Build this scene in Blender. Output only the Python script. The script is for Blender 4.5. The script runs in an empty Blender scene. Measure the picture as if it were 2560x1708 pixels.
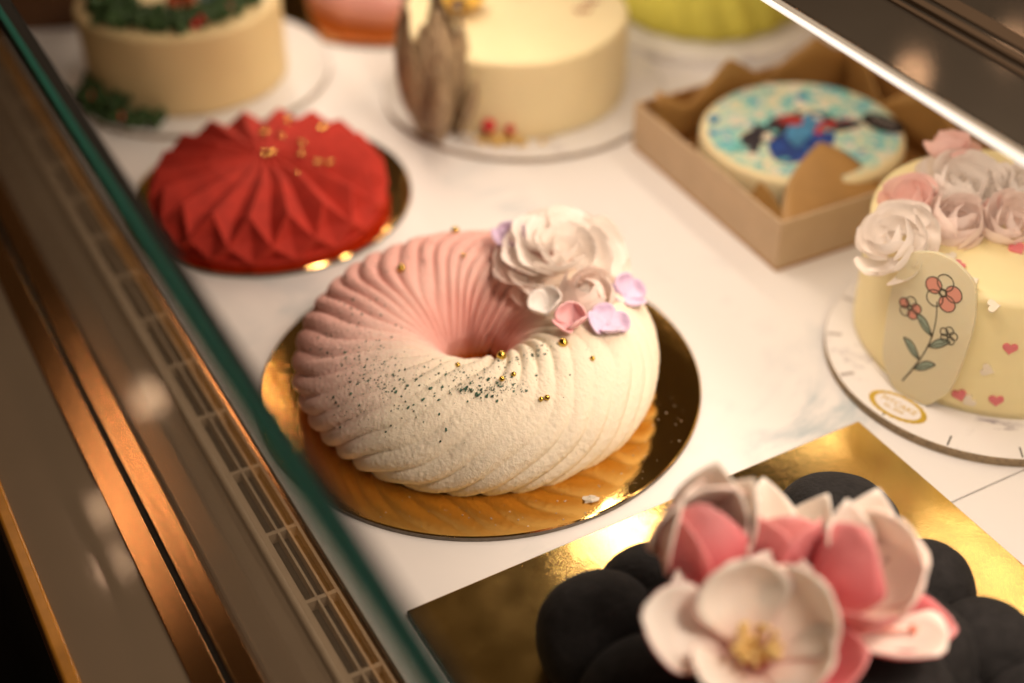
import bpy, math, random
import numpy as np
from mathutils import Matrix, Vector

# ------------------------------------------------------------------ camera, world, lights, exposure
sc = bpy.context.scene
COL = sc.collection
PI = math.pi
R_ = math.radians

cam_d = bpy.data.cameras.new('camera')
cam = bpy.data.objects.new('camera', cam_d)
COL.objects.link(cam)
cam_d.lens = 52.5
cam_d.sensor_width = 36
cam_d.clip_start = 0.02
cam_d.clip_end = 60
cam.matrix_world = (Matrix.Translation((0.01689, -0.60457, 0.49808))
                    @ Matrix.Rotation(R_(90 - 37.858), 4, 'X') @ Matrix.Rotation(R_(-0.789), 4, 'Z'))
cam_d.dof.use_dof = True
cam_d.dof.focus_distance = 0.684
cam_d.dof.aperture_fstop = 2.7
cam_d.dof.aperture_blades = 0
sc.camera = cam

world = bpy.data.worlds.new('World')
sc.world = world
world.use_nodes = True
bg = world.node_tree.nodes['Background']
bg.inputs[0].default_value = (1.0, 0.62, 0.33, 1)
bg.inputs[1].default_value = 0.048

sc.view_settings.view_transform = 'Standard'
sc.view_settings.look = 'None'
sc.view_settings.gamma = 1
sc.view_settings.exposure = 0.0
sc.cycles.use_denoising = True
sc.cycles.max_bounces = 8
sc.cycles.transparent_max_bounces = 12
sc.cycles.sample_clamp_indirect = 6.0
sc.cycles.caustics_reflective = True

# the display case runs along U (away to the left), V points to its back
TH = R_(118.249)
U = Vector((math.cos(TH), math.sin(TH), 0))
V = Vector((math.sin(TH), -math.cos(TH), 0))
ANG_U = TH


def ST(s, t, z=0.0):
    p = U * s + V * t
    return Vector((p.x, p.y, z))


LED_T, LED_Z = 0.1165, 0.2085


def area(name, loc, rot, sx, sy, power, color):
    d = bpy.data.lights.new(name, 'AREA')
    d.shape = 'RECTANGLE'
    d.size, d.size_y = sx, sy
    d.energy = power
    d.color = color
    o = bpy.data.objects.new(name, d)
    COL.objects.link(o)
    o.location = loc
    o.rotation_euler = rot
    return o


# LED strip under the front edge of the upper shelf, shining down on the cakes
area('led_light', ST(0.1, LED_T + 0.002, LED_Z - 0.004), (0, 0, ANG_U), 1.7, 0.010, 2.4, (1.0, 0.805, 0.635))
# second strip further back under the shelf, lighting the rear row
area('rear_led_light', ST(0.0, 0.30, 0.2060), (0, 0, ANG_U), 1.3, 0.010, 0.45, (1.0, 0.81, 0.64))
# added soft fill light over the customer side, to the right of the camera, aimed at the ring cake
fill = area('fill_light', (0.40, -0.40, 0.80), (0, 0, 0), 0.16, 0.16, 0.92, (1.0, 0.79, 0.62))
fill.rotation_euler = (Vector((0.06, -0.10, 0.03)) - Vector(fill.location)).to_track_quat('-Z', 'Y').to_euler()
fill.data.spread = R_(75)


def lamp(name, loc, power, r, color=(1.0, 0.62, 0.33)):
    d = bpy.data.lights.new(name, 'POINT')
    d.energy = power
    d.shadow_soft_size = r
    d.color = color
    o = bpy.data.objects.new(name, d)
    COL.objects.link(o)
    o.location = loc
    return o


# warm ceiling lamps of the shop, far beyond the case
for i, (loc, pw) in enumerate([((-1.010, 2.627, 2.2), 1.0), ((-0.767, 2.556, 2.2), 0.8), ((-1.041, 2.183, 2.2), 1.3),
                               ((-0.965, 1.996, 2.2), 0.9), ((1.310, 3.678, 2.2), 1.6), ((1.685, 3.880, 2.2), 1.1)]):
    lamp('ceiling_lamp', loc, pw * (6.5 if i < 4 else 0.18), 0.03, (1.0, 0.60, 0.36))

# ------------------------------------------------------------------ materials


def new_mat(name):
    m = bpy.data.materials.new(name)
    m.use_nodes = True
    nt = m.node_tree
    return m, nt, nt.nodes['Principled BSDF']


def N(nt, kind, **kw):
    n = nt.nodes.new(kind)
    for k, v in kw.items():
        if k in n.inputs:
            n.inputs[k].default_value = v
        else:
            setattr(n, k, v)
    return n


def coords(nt, what='Object'):
    return nt.nodes.new('ShaderNodeTexCoord').outputs[what]


def ramp(nt, fac, stops):
    r = nt.nodes.new('ShaderNodeValToRGB')
    e = r.color_ramp.elements
    while len(e) < len(stops):
        e.new(0.5)
    for el, (p, c) in zip(e, stops):
        el.position = p
        el.color = (*c, 1) if len(c) == 3 else c
    nt.links.new(fac, r.inputs['Fac'])
    return r.outputs['Color']


def noise(nt, vec, scale, detail=3, rough=0.55):
    n = N(nt, 'ShaderNodeTexNoise', Scale=scale, Detail=detail, Roughness=rough)
    nt.links.new(vec, n.inputs['Vector'])
    return n.outputs['Fac']


def bump(nt, b, height, strength, dist, chain=None):
    n = N(nt, 'ShaderNodeBump', Strength=strength, Distance=dist)
    nt.links.new(height, n.inputs['Height'])
    if chain is not None:
        nt.links.new(chain, n.inputs['Normal'])
    nt.links.new(n.outputs['Normal'], b.inputs['Normal'])
    return n.outputs['Normal']


def simple(name, color, rough=0.5, metal=0.0, var=0.0, vscale=60, bscale=0, bstr=0.3, bdist=0.0005, sss=0.0, sssr=0.004,
           spec=0.5, coat=0.0):
    m, nt, b = new_mat(name)
    co = coords(nt)
    if var > 0:
        c0 = tuple(max(0, c * (1 - var)) for c in color)
        c1 = tuple(min(1, c * (1 + var)) for c in color)
        col = ramp(nt, noise(nt, co, vscale), [(0.3, c0), (0.7, c1)])
        nt.links.new(col, b.inputs['Base Color'])
    else:
        b.inputs['Base Color'].default_value = (*color, 1)
    b.inputs['Roughness'].default_value = rough
    b.inputs['Metallic'].default_value = metal
    b.inputs['Specular IOR Level'].default_value = spec
    if sss > 0:
        b.inputs['Subsurface Weight'].default_value = sss
        b.inputs['Subsurface Radius'].default_value = (1.0, 0.7, 0.5)
        b.inputs['Subsurface Scale'].default_value = sssr
    if coat > 0:
        b.inputs['Coat Weight'].default_value = coat
        b.inputs['Coat Roughness'].default_value = 0.1
    if bscale:
        bump(nt, b, noise(nt, co, bscale, 3), bstr, bdist)
    return m


def marble_mat(name, base, vein, rough=0.25, scale=4, amount=0.5, seed=0.0):
    m, nt, b = new_mat(name)
    co = coords(nt)
    mp = N(nt, 'ShaderNodeMapping')
    mp.inputs['Location'].default_value = (seed, seed * 0.7, 0)
    nt.links.new(co, mp.inputs['Vector'])
    v = mp.outputs['Vector']
    w = N(nt, 'ShaderNodeTexNoise', Scale=scale, Detail=7, Roughness=0.6, Distortion=1.6)
    nt.links.new(v, w.inputs['Vector'])
    f1 = ramp(nt, w.outputs['Fac'], [(0.44, (0, 0, 0)), (0.50, (1, 1, 1)), (0.56, (0, 0, 0))])
    f2 = ramp(nt, noise(nt, v, scale * 1.7, 4), [(0.52, (0, 0, 0)), (0.72, (1, 1, 1))])
    mul = N(nt, 'ShaderNodeMath', operation='MULTIPLY')
    nt.links.new(f1, mul.inputs[0])
    nt.links.new(f2, mul.inputs[1])
    mul2 = N(nt, 'ShaderNodeMath', operation='MULTIPLY')
    nt.links.new(mul.outputs[0], mul2.inputs[0])
    mul2.inputs[1].default_value = amount
    mx = N(nt, 'ShaderNodeMix', data_type='RGBA')
    mx.inputs[6].default_value = (*base, 1)
    mx.inputs[7].default_value = (*vein, 1)
    nt.links.new(mul2.outputs[0], mx.inputs[0])
    nt.links.new(mx.outputs[2], b.inputs['Base Color'])
    b.inputs['Roughness'].default_value = rough
    return m


def gold_foil(name, color, rough=0.13, bscale=240, bstr=0.10, smear=0.5):
    m, nt, b = new_mat(name)
    co = coords(nt)
    b.inputs['Metallic'].default_value = 1
    b.inputs['Base Color'].default_value = (*color, 1)
    rr = N(nt, 'ShaderNodeMapRange')
    nt.links.new(noise(nt, co, 38, 4), rr.inputs['Value'])
    rr.inputs['From Min'].default_value = 0.35
    rr.inputs['From Max'].default_value = 0.75
    rr.inputs['To Min'].default_value = rough
    rr.inputs['To Max'].default_value = rough + 0.16 * smear
    nt.links.new(rr.outputs['Result'], b.inputs['Roughness'])
    b1 = bump(nt, b, noise(nt, co, bscale * 5, 2), bstr * 0.8, 0.0004)
    bump(nt, b, noise(nt, co, bscale * 0.25, 3), bstr * 0.35, 0.002, b1)
    return m


MAT = {}
MAT['deck'] = marble_mat('white_marbled_top', (0.80, 0.775, 0.755), (0.46, 0.53, 0.56), 0.42, 5, 1.0)
MAT['counter'] = simple('beige_gloss_counter', (0.245, 0.180, 0.125), 0.05, var=0.05, vscale=9, bscale=300, bstr=0.01, bdist=0.0001, spec=0.22)
MAT['rail'] = simple('beige_painted_rail', (0.46, 0.35, 0.24), 0.35)
MAT['slot'] = simple('dark_slot', (0.022, 0.019, 0.016), 0.7)
MAT['floor'] = simple('dark_floor', (0.012, 0.008, 0.007), 0.6, var=0.3, vscale=6)
MAT['wood'] = simple('varnished_orange_edge', (0.62, 0.26, 0.03), 0.16, var=0.25, vscale=40, coat=0.4)
MAT['black_trim'] = simple('black_trim', (0.012, 0.012, 0.012), 0.35)


def brushed_copper():
    m, nt, b = new_mat('brushed_copper')
    co = coords(nt)
    mp = N(nt, 'ShaderNodeMapping')
    mp.inputs['Scale'].default_value = (1, 70, 70)
    nt.links.new(co, mp.inputs['Vector'])
    f = noise(nt, mp.outputs['Vector'], 26, 4, 0.7)
    g = N(nt, 'ShaderNodeBsdfGlossy', distribution='BECKMANN')
    g.inputs['Roughness'].default_value = 0.17
    nt.links.new(ramp(nt, f, [(0.3, (0.68, 0.36, 0.165)), (0.7, (0.76, 0.42, 0.205))]), g.inputs['Color'])
    bn = N(nt, 'ShaderNodeBump', Strength=0.05, Distance=0.0003)
    nt.links.new(f, bn.inputs['Height'])
    nt.links.new(bn.outputs['Normal'], g.inputs['Normal'])
    nt.links.new(g.outputs[0], nt.nodes['Material Output'].inputs['Surface'])
    nt.nodes.remove(b)
    return m


MAT['copper'] = brushed_copper()


def glass_mat():
    m = bpy.data.materials.new('clear_pane_glass')
    m.use_nodes = True
    nt = m.node_tree
    nt.nodes.remove(nt.nodes['Principled BSDF'])
    out = nt.nodes['Material Output']
    tr = N(nt, 'ShaderNodeBsdfTransparent')
    tr.inputs['Color'].default_value = (0.93, 0.94, 0.92, 1)
    gl = N(nt, 'ShaderNodeBsdfGlossy')
    gl.inputs['Roughness'].default_value = 0.0
    geo = N(nt, 'ShaderNodeNewGeometry')
    dot = N(nt, 'ShaderNodeVectorMath', operation='DOT_PRODUCT')
    nt.links.new(geo.outputs['Normal'], dot.inputs[0])
    nt.links.new(geo.outputs['Incoming'], dot.inputs[1])

    def mth(op, a, b=None):
        n = N(nt, 'ShaderNodeMath', operation=op)
        for k, q in enumerate((a, b)):
            if q is None:
                continue
            if isinstance(q, (int, float)):
                n.inputs[k].default_value = q
            else:
                nt.links.new(q, n.inputs[k])
        return n.outputs[0]
    schlick = mth('POWER', mth('SUBTRACT', 1.0, mth('ABSOLUTE', dot.outputs['Value'])), 5.0)
    refl = mth('ADD', mth('MULTIPLY', schlick, 0.96), 0.035)
    mx = N(nt, 'ShaderNodeMixShader')
    nt.links.new(refl, mx.inputs[0])
    nt.links.new(tr.outputs[0], mx.inputs[1])
    nt.links.new(gl.outputs[0], mx.inputs[2])
    nt.links.new(mx.outputs[0], out.inputs['Surface'])
    return m


MAT['glass'] = glass_mat()


def teal_edge():
    m, nt, b = new_mat('green_glass_edge')
    b.inputs['Base Color'].default_value = (0.07, 0.36, 0.33, 1)
    b.inputs['Roughness'].default_value = 0.25
    tl = N(nt, 'ShaderNodeBsdfTranslucent')
    tl.inputs['Color'].default_value = (0.08, 0.46, 0.42, 1)
    mx = N(nt, 'ShaderNodeMixShader')
    mx.inputs[0].default_value = 0.6
    nt.links.new(b.outputs[0], mx.inputs[1])
    nt.links.new(tl.outputs[0], mx.inputs[2])
    nt.links.new(mx.outputs[0], nt.nodes['Material Output'].inputs['Surface'])
    return m


MAT['edge_teal'] = teal_edge()
MAT['edge_reflection'] = simple('glass_edge_dark_reflection', (0.006, 0.012, 0.014), 0.5, spec=.2)  # dark reflection inside the glass edge, painted as near-black bands
MAT['shelf'] = simple('dark_smoked_shelf', (0.36, 0.31, 0.25), 0.06, 0.8, var=0.1, vscale=12)
MAT['shelf_rail'] = simple('brown_rail', (0.16, 0.11, 0.07), 0.35)
MAT['under'] = simple('shelf_underside', (0.035, 0.022, 0.012), 0.5)
MAT['liner_white'] = simple('white_liner_panel', (0.78, 0.72, 0.62), 0.5)
MAT['back'] = simple('back_panel_tan', (0.55, 0.40, 0.24), 0.5)


def emit(name, color, strength):
    m, nt, b = new_mat(name)
    b.inputs['Base Color'].default_value = (0.8, 0.78, 0.74, 1)
    b.inputs['Emission Color'].default_value = (*color, 1)
    b.inputs['Emission Strength'].default_value = strength
    return m


MAT['diffuser'] = emit('lit_diffuser', (1.0, 0.90, 0.78), 1.05)

# ------------------------------------------------------------------ mesh helpers


def link(name, me, parent=None):
    o = bpy.data.objects.new(name, me)
    COL.objects.link(o)
    if parent is not None:
        o.parent = parent
    return o


def mk(name, verts, faces, mats, parent=None, smooth=True, midx=None):
    me = bpy.data.meshes.new(name)
    me.from_pydata([tuple(v) for v in verts], [], faces)
    for m in (mats if isinstance(mats, (list, tuple)) else [mats]):
        me.materials.append(m)
    me.polygons.foreach_set('use_smooth', [smooth] * len(me.polygons))
    if midx is not None:
        me.polygons.foreach_set('material_index', midx)
    me.update()
    return link(name, me, parent)


def tag(o, label, cat, group=None, kind=None):
    if label:
        o['label'] = label
    if cat:
        o['category'] = cat
    if group:
        o['group'] = group
    if kind:
        o['kind'] = kind
    return o


def structure(o):
    o['kind'] = 'structure'
    return o


def thing(name, label, cat, loc=(0, 0, 0), rotz=0.0, group=None, normal=None):
    o = bpy.data.objects.new(name, None)
    COL.objects.link(o)
    o.empty_display_size = 0.01
    if normal is not None:
        q = Vector((0, 0, 1)).rotation_difference(Vector(normal).normalized())
        o.matrix_world = Matrix.Translation(loc) @ q.to_matrix().to_4x4() @ Matrix.Rotation(rotz, 4, 'Z')
    else:
        o.location = loc
        o.rotation_euler = (0, 0, rotz)
    return tag(o, label, cat, group)


class MB:
    """collects pieces into one mesh"""

    def __init__(self):
        self.v, self.f, self.m = [], [], []

    def add(self, verts, faces, mi=0):
        k = len(self.v)
        self.v += [tuple(v) for v in verts]
        self.f += [tuple(i + k for i in fc) for fc in faces]
        self.m += [mi] * len(faces)
        return self

    def box_st(self, s0, s1, t0, t1, z0, z1, mi=0):
        vs = [ST(s, t, z) for z in (z0, z1) for s, t in ((s0, t0), (s1, t0), (s1, t1), (s0, t1))]
        return self.add(vs, [(3, 2, 1, 0), (4, 5, 6, 7), (0, 1, 5, 4), (1, 2, 6, 5), (2, 3, 7, 6), (3, 0, 4, 7)], mi)

    def box(self, x0, x1, y0, y1, z0, z1, mi=0):
        vs = [(x, y, z) for z in (z0, z1) for x, y in ((x0, y0), (x1, y0), (x1, y1), (x0, y1))]
        return self.add(vs, [(3, 2, 1, 0), (4, 5, 6, 7), (0, 1, 5, 4), (1, 2, 6, 5), (2, 3, 7, 6), (3, 0, 4, 7)], mi)

    def ball(self, c, r, n=10, m=7, sq=(1, 1, 1), mi=0, jit=0.0, rnd=None):
        vs, fs = [], []
        for j in range(m + 1):
            a = PI * j / m
            for i in range(n):
                b = 2 * PI * i / n
                k = 1 + (rnd.uniform(-jit, jit) if rnd else 0)
                vs.append((c[0] + r * k * sq[0] * math.sin(a) * math.cos(b), c[1] + r * k * sq[1] * math.sin(a) * math.sin(b),
                           c[2] + r * k * sq[2] * math.cos(a)))
        for j in range(m):
            for i in range(n):
                i2 = (i + 1) % n
                fs.append((j * n + i, (j + 1) * n + i, (j + 1) * n + i2, j * n + i2))
        return self.add(vs, fs, mi)

    def tube(self, pts, r, n=6, mi=0, closed=False):
        pts = [Vector(p) for p in pts]
        k = len(pts)
        rs = r if isinstance(r, (list, tuple)) else [r] * k
        vs, fs = [], []
        up = Vector((0.13, 0.31, 0.94))
        for i, p in enumerate(pts):
            if closed:
                d = pts[(i + 1) % k] - pts[i - 1]
            else:
                d = pts[min(i + 1, k - 1)] - pts[max(i - 1, 0)]
            d.normalize()
            a = d.cross(up)
            if a.length < 1e-4:
                a = d.cross(Vector((1, 0, 0)))
            a.normalize()
            b = d.cross(a)
            for j in range(n):
                t = 2 * PI * j / n
                vs.append(p + (a * math.cos(t) + b * math.sin(t)) * rs[i])
        for i in range(k if closed else k - 1):
            i2 = (i + 1) % k
            for j in range(n):
                j2 = (j + 1) % n
                fs.append((i * n + j, i * n + j2, i2 * n + j2, i2 * n + j))
        if not closed:
            fs.append(tuple(range(n - 1, -1, -1)))
            fs.append(tuple((k - 1) * n + j for j in range(n)))
        return self.add(vs, fs, mi)

    def lathe(self, prof, n=96, mi=0, fn=None, c=(0, 0)):
        """prof [(r, z)] from the bottom centre outwards and up; fn(theta, i, r, z) may change (r, z)"""
        vs, fs = [], []
        for i, (r, z) in enumerate(prof):
            for j in range(n):
                t = 2 * PI * j / n
                rr, zz = (r, z) if fn is None else fn(t, i, r, z)
                vs.append((c[0] + rr * math.cos(t), c[1] + rr * math.sin(t), zz))
        for i in range(len(prof) - 1):
            for j in range(n):
                j2 = (j + 1) % n
                fs.append((i * n + j, i * n + j2, (i + 1) * n + j2, (i + 1) * n + j))
        fs.append(tuple(range(n - 1, -1, -1)))
        fs.append(tuple((len(prof) - 1) * n + j for j in range(n)))
        return self.add(vs, fs, mi)

    def plate(self, poly, z0, z1, mi=0, mside=None):
        n = len(poly)
        vs = [(x, y, z0) for x, y in poly] + [(x, y, z1) for x, y in poly]
        self.add(vs, [tuple(range(n - 1, -1, -1)), tuple(range(n, 2 * n))], mi)
        k = len(self.v) - 2 * n
        for i in range(n):
            j = (i + 1) % n
            self.f.append((k + i, k + j, k + n + j, k + n + i))
            self.m.append(mi if mside is None else mside)
        return self

    def build(self, name, mats, parent=None, smooth=True):
        return mk(name, self.v, self.f, mats, parent, smooth, self.m)


def bevel(o, w, seg=2):
    b = o.modifiers.new('bevel', 'BEVEL')
    b.width = w
    b.segments = seg
    b.limit_method = 'ANGLE'
    b.angle_limit = R_(35)
    return o


def autosmooth(o, deg=35):
    for p in o.data.polygons:
        p.use_smooth = True
    o.data.update()
    try:
        o.data.set_sharp_from_angle(angle=R_(deg))
    except Exception:
        pass
    return o


# ------------------------------------------------------------------ the case
S0, S1 = -0.75, 1.15
m = MB()
m.box_st(S0, -0.1884, -0.1195, 0.45, -0.02, 0)
structure(autosmooth(bevel(m.build('display_deck', MAT['deck']), 0.0006)))
m = MB()
m.box_st(-0.1876, S1, -0.1195, 0.45, -0.02, 0)
structure(autosmooth(bevel(m.build('display_deck', MAT['deck']), 0.0006)))

m = MB()
m.box_st(S0, S1, -0.2385, -0.198, -0.03, 0)
m.box_st(S0, S1, -0.1715, -0.1432, -0.03, -0.0005)
structure(m.build('front_counter', MAT['counter'], smooth=False))
m = MB()
m.box_st(S0 - 0.5, S1 + 2, -2.5, 2.5, -0.95, -0.9)
structure(m.build('floor', MAT['floor'], smooth=False))
m = MB()
m.box_st(S0, S1, -0.232, 0.45, -0.88, -0.031)
tag(m.build('case_base', MAT['black_trim'], smooth=False), 'dark base cabinet under the beige counter', 'cabinet')

m = MB()
m.box_st(S0, S1, -0.2455, -0.2386, -0.03, 0.0024)
tag(autosmooth(bevel(m.build('edging_strip', MAT['wood']), 0.0016, 3)), 'thin varnished orange edging along the outer rim of the beige counter', 'edging')

t = thing('copper_trim', 'pair of brushed copper strips with a dark seam under the glass pane', 'trim', ST(0, -0.185, 0), ANG_U)
for a, b in ((-0.0130, -0.0008), (0.0020, 0.0135)):
    mm = MB().box(S0, S1, -b, -a, -0.004, 0.0012)
    autosmooth(bevel(mm.build('strip', MAT['copper'], t), 0.0004))
mm = MB().box(S0, S1, -0.0020, 0.0008, -0.004, -0.001)
mm.build('seam', MAT['black_trim'], t, smooth=False)

t = thing('air_grille', 'beige slotted air grille along the front of the white deck', 'grille', ST(0, -0.133, 0), ANG_U)
m = MB()
y = lambda tt: -(tt + 0.133)


def bar_t(mb, ta, tb, sa, sb, za, zb):
    mb.box(sa, sb, y(tb), y(ta), za, zb)


bar_t(m, -0.1425, -0.1384, S0, S1, -0.006, 0.0002)
for ta, tb in ((-0.1336, -0.1325), (-0.1288, -0.1277), (-0.1240, -0.1225)):
    bar_t(m, ta, tb, S0, S1, -0.006, 0.0)
pitch = 0.0478
for k in range(-14, 26):
    s = -0.0486 + k * pitch
    for ta, tb in ((-0.1384, -0.1336), (-0.1325, -0.1288), (-0.1277, -0.1240)):
        bar_t(m, ta, tb, s - 0.0011, s + 0.0011, -0.006, -0.0002)
autosmooth(m.build('frame', MAT['rail'], t))
m = MB()
bar_t(m, -0.1384, -0.1225, S0, S1, -0.02, -0.012)
m.build('duct', MAT['slot'], t, smooth=False)
m = MB()
m.tube([(S0, y(-0.1434), 0.0016), (S1, y(-0.1434), 0.0016)], 0.0016, 10)
m.build('ridge', MAT['rail'], t)
m = MB()
bar_t(m, -0.1225, -0.1205, S0, S1, -0.006, -0.001)
m.build('lip', MAT['copper'], t, smooth=False)

# glass pane with its polished green edge
GT, GZ = -0.1846, 0.226
t = thing('glass_pane', 'clear upright glass pane with green polished top edge along the case front', 'glass pane', ST(0, GT, 0), ANG_U)
GF, GB = -0.0008, -0.0078            # front and back faces (local y, front is +)
BAND = 0.0110
m = MB()
m.add([(S0, GF, -0.003), (S1, GF, -0.003), (S1, GF, GZ - BAND), (S0, GF, GZ - BAND)], [(0, 1, 2, 3)])
m.add([(S0, GB, -0.003), (S1, GB, -0.003), (S1, GB, GZ - 0.002), (S0, GB, GZ - 0.002)], [(3, 2, 1, 0)])
m.build('pane', MAT['glass'], t, smooth=False)
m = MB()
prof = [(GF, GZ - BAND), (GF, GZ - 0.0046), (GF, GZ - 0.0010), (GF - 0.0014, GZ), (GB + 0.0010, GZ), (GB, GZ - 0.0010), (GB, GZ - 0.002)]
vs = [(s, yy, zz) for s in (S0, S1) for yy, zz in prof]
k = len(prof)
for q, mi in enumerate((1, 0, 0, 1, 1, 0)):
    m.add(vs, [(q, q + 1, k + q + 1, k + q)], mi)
m.build('polished_edge', [MAT['edge_teal'], MAT['edge_reflection']], t, smooth=False)

# upper shelf with its lit front edge
t = thing('upper_shelf', 'dark upper shelf with a lit white front edge', 'shelf', ST(0, 0.12, 0.21), ANG_U)
yy = lambda tt: -(tt - 0.12)
z = lambda zz: zz - 0.21
SH0, SH1 = -0.72, 1.1
m = MB().box(SH0, SH1, yy(0.40), yy(0.1215), z(0.2100), z(0.2145))
m.build('shelf_board', MAT['shelf'], t, smooth=False)
m = MB().box(SH0, SH1, yy(0.275), yy(0.1265), z(0.2075), z(0.2098))
m.build('underside', MAT['under'], t, smooth=False)
m = MB().box(SH0, SH1, yy(0.40), yy(0.2755), z(0.2072), z(0.2098))
m.build('liner_panel', MAT['liner_white'], t, smooth=False)
m = MB().box(SH0, SH1, yy(0.1210), yy(0.1184), z(0.2098), z(0.2117))
autosmooth(bevel(m.build('light_strip', MAT['diffuser'], t), 0.0008))
for ta, tb, h in ((0.1600, 0.1625, 0.0012), (0.1660, 0.1700, 0.0022), (0.1760, 0.1850, 0.001), (0.236, 0.241, 0.003)):
    m = MB().box(SH0, SH1, yy(tb), yy(ta), z(0.2146), z(0.2145 + h))
    m.build('track_rail', MAT['shelf_rail'], t, smooth=False)
m = MB()
m.box_st(S0, S1, 0.4505, 0.47, -0.05, 0.205)
tag(m.build('back_panel', MAT['back'], smooth=False), 'brown panel closing the back of the display case', 'panel')

# ------------------------------------------------------------------ boards
MAT['gold'] = gold_foil('gold_foil', (0.83, 0.53, 0.17), 0.045, smear=0.2)
MAT['gold_sq'] = gold_foil('gold_foil_textured', (0.83, 0.58, 0.20), 0.11, 420, 0.14, 0.5)
MAT['card'] = simple('grey_card_edge', (0.17, 0.14, 0.11), 0.8, var=0.2, vscale=300)
MAT['card_brown'] = simple('brown_board_edge', (0.30, 0.22, 0.13), 0.8, var=0.3, vscale=400)
MAT['white_board'] = marble_mat('marble_print_board', (0.80, 0.77, 0.75), (0.20, 0.16, 0.22), 0.22, 22, 0.9, 3.1)
MAT['white_board_b'] = marble_mat('marble_print_board_pale', (0.76, 0.74, 0.72), (0.35, 0.32, 0.36), 0.25, 18, 0.8, 7.7)


def round_board(name, label, c, r, h, top, side, group=None):
    m = MB()
    n = 160
    ring = lambda rr, zz: [(rr * math.cos(2 * PI * i / n), rr * math.sin(2 * PI * i / n), zz) for i in range(n)]
    prof = [(r - 0.0003, 0), (r, 0.0003), (r, h - 0.0006), (r - 0.0006, h), (r * 0.6, h), (r * 0.25, h)]
    m.lathe(prof, n)
    for i in range(len(m.f)):
        if 2 * n <= i < len(m.f) - 2 or i == len(m.f) - 1:
            m.m[i] = 0
        else:
            m.m[i] = 1
    o = m.build(name, [top, side])
    autosmooth(o, 40)
    o.location = (c[0], c[1], 0.0002)
    return tag(o, label, 'cake board', group)


round_board('cake_board', 'large round gold foil board under the pink and cream ring cake', (0, 0), 0.115, 0.003, MAT['gold'], MAT['card'])

# square gold board
a1 = R_(28.88)
m = MB()
L = 0.2533
m.plate([(0, 0), (0, -L), (L, -L), (L, 0)], 0, 0.0026, 0, 1)
o = m.build('cake_board', [MAT['gold_sq'], MAT['card']])
autosmooth(bevel(o, 0.0004), 40)
o.location = (-0.0308, -0.1588, 0.0002)
o.rotation_euler = (0, 0, a1)
tag(o, 'square gold foil board under the black cloud cake', 'cake board')

# ------------------------------------------------------------------ flowers: shared helpers


def petal_mesh(name, w, l, mats, cup=0.5, belly=0.12, curl=0.15, point=0.0, base=0.3, ruffle=0.0, thick=0.0004, seed=0, nu=10, nv=12, notch=0.0):
    """grows along +Z from the origin, hollow side towards -Y. outer face mats[0], inner face mats[-1]"""
    rnd = random.Random(seed)
    ph = rnd.uniform(0, 6.28)
    P = []
    for j in range(nv + 1):
        v = j / nv
        if v < 0.6:
            q = v / 0.6
            wv = base + (1 - base) * (3 * q * q - 2 * q ** 3) ** 0.8
        else:
            q = (v - 0.6) / 0.4
            rnd_w = math.sqrt(max(0.0, 1 - (q * 0.985) ** 2))
            pt_w = max(0.0, 1 - q ** 1.35)
            wv = rnd_w * (1 - point) + pt_w * point
            wv = max(wv, 0.03)
        for i in range(nu + 1):
            u = -1 + 2 * i / nu
            x = u * w * wv
            zz = l * v - notch * l * math.exp(-(u * 4) ** 2) * max(0, v - 0.6) * 2.5
            cc = cup * w * (x / w) ** 2
            yv = -cc + belly * l * math.sin(PI * min(1, v * 1.05)) + curl * l * max(0, v - 0.55) ** 2 * 4
            yv += ruffle * l * v * v * math.sin(u * 5.5 + ph) * (0.4 + 0.6 * abs(u))
            zz += ruffle * 0.5 * l * v * v * math.sin(u * 7.7 + ph * 2)
            P.append(Vector((x, yv, zz)))
    k = nu + 1
    n = len(P)
    nor = []
    for j in range(nv + 1):
        for i in range(k):
            du = P[j * k + min(i + 1, nu)] - P[j * k + max(i - 1, 0)]
            dv = P[min(j + 1, nv) * k + i] - P[max(j - 1, 0) * k + i]
            c = dv.cross(du)
            nor.append(c.normalized() if c.length > 1e-12 else Vector((0, 1, 0)))
    if thick <= 0:
        me = bpy.data.meshes.new(name)
        me.from_pydata([tuple(v) for v in P], [], [(j * k + i, (j + 1) * k + i, (j + 1) * k + i + 1, j * k + i + 1) for j in range(nv) for i in range(nu)])
        me.materials.append(mats[0])
        me.polygons.foreach_set('use_smooth', [True] * len(me.polygons))
        me.update()
        return me
    vs = P + [p - q * thick for p, q in zip(P, nor)]
    fs, mi = [], []
    for j in range(nv):
        for i in range(nu):
            a, b, c, d = j * k + i, j * k + i + 1, (j + 1) * k + i + 1, (j + 1) * k + i
            fs.append((a, d, c, b))
            mi.append(0)
            fs.append((n + a, n + b, n + c, n + d))
            mi.append(1)
    rim = [i for i in range(k)] + [j * k + nu for j in range(1, nv + 1)] + [nv * k + i for i in range(nu - 1, -1, -1)] + [j * k for j in range(nv - 1, 0, -1)]
    for q in range(len(rim)):
        a, b = rim[q], rim[(q + 1) % len(rim)]
        fs.append((a, b, n + b, n + a))
        mi.append(0)
    me = bpy.data.meshes.new(name)
    me.from_pydata([tuple(v) for v in vs], [], fs)
    for mm in (mats[0], mats[-1]):
        me.materials.append(mm)
    me.polygons.foreach_set('material_index', mi)
    me.polygons.foreach_set('use_smooth', [True] * len(fs))
    me.update()
    return me


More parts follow.
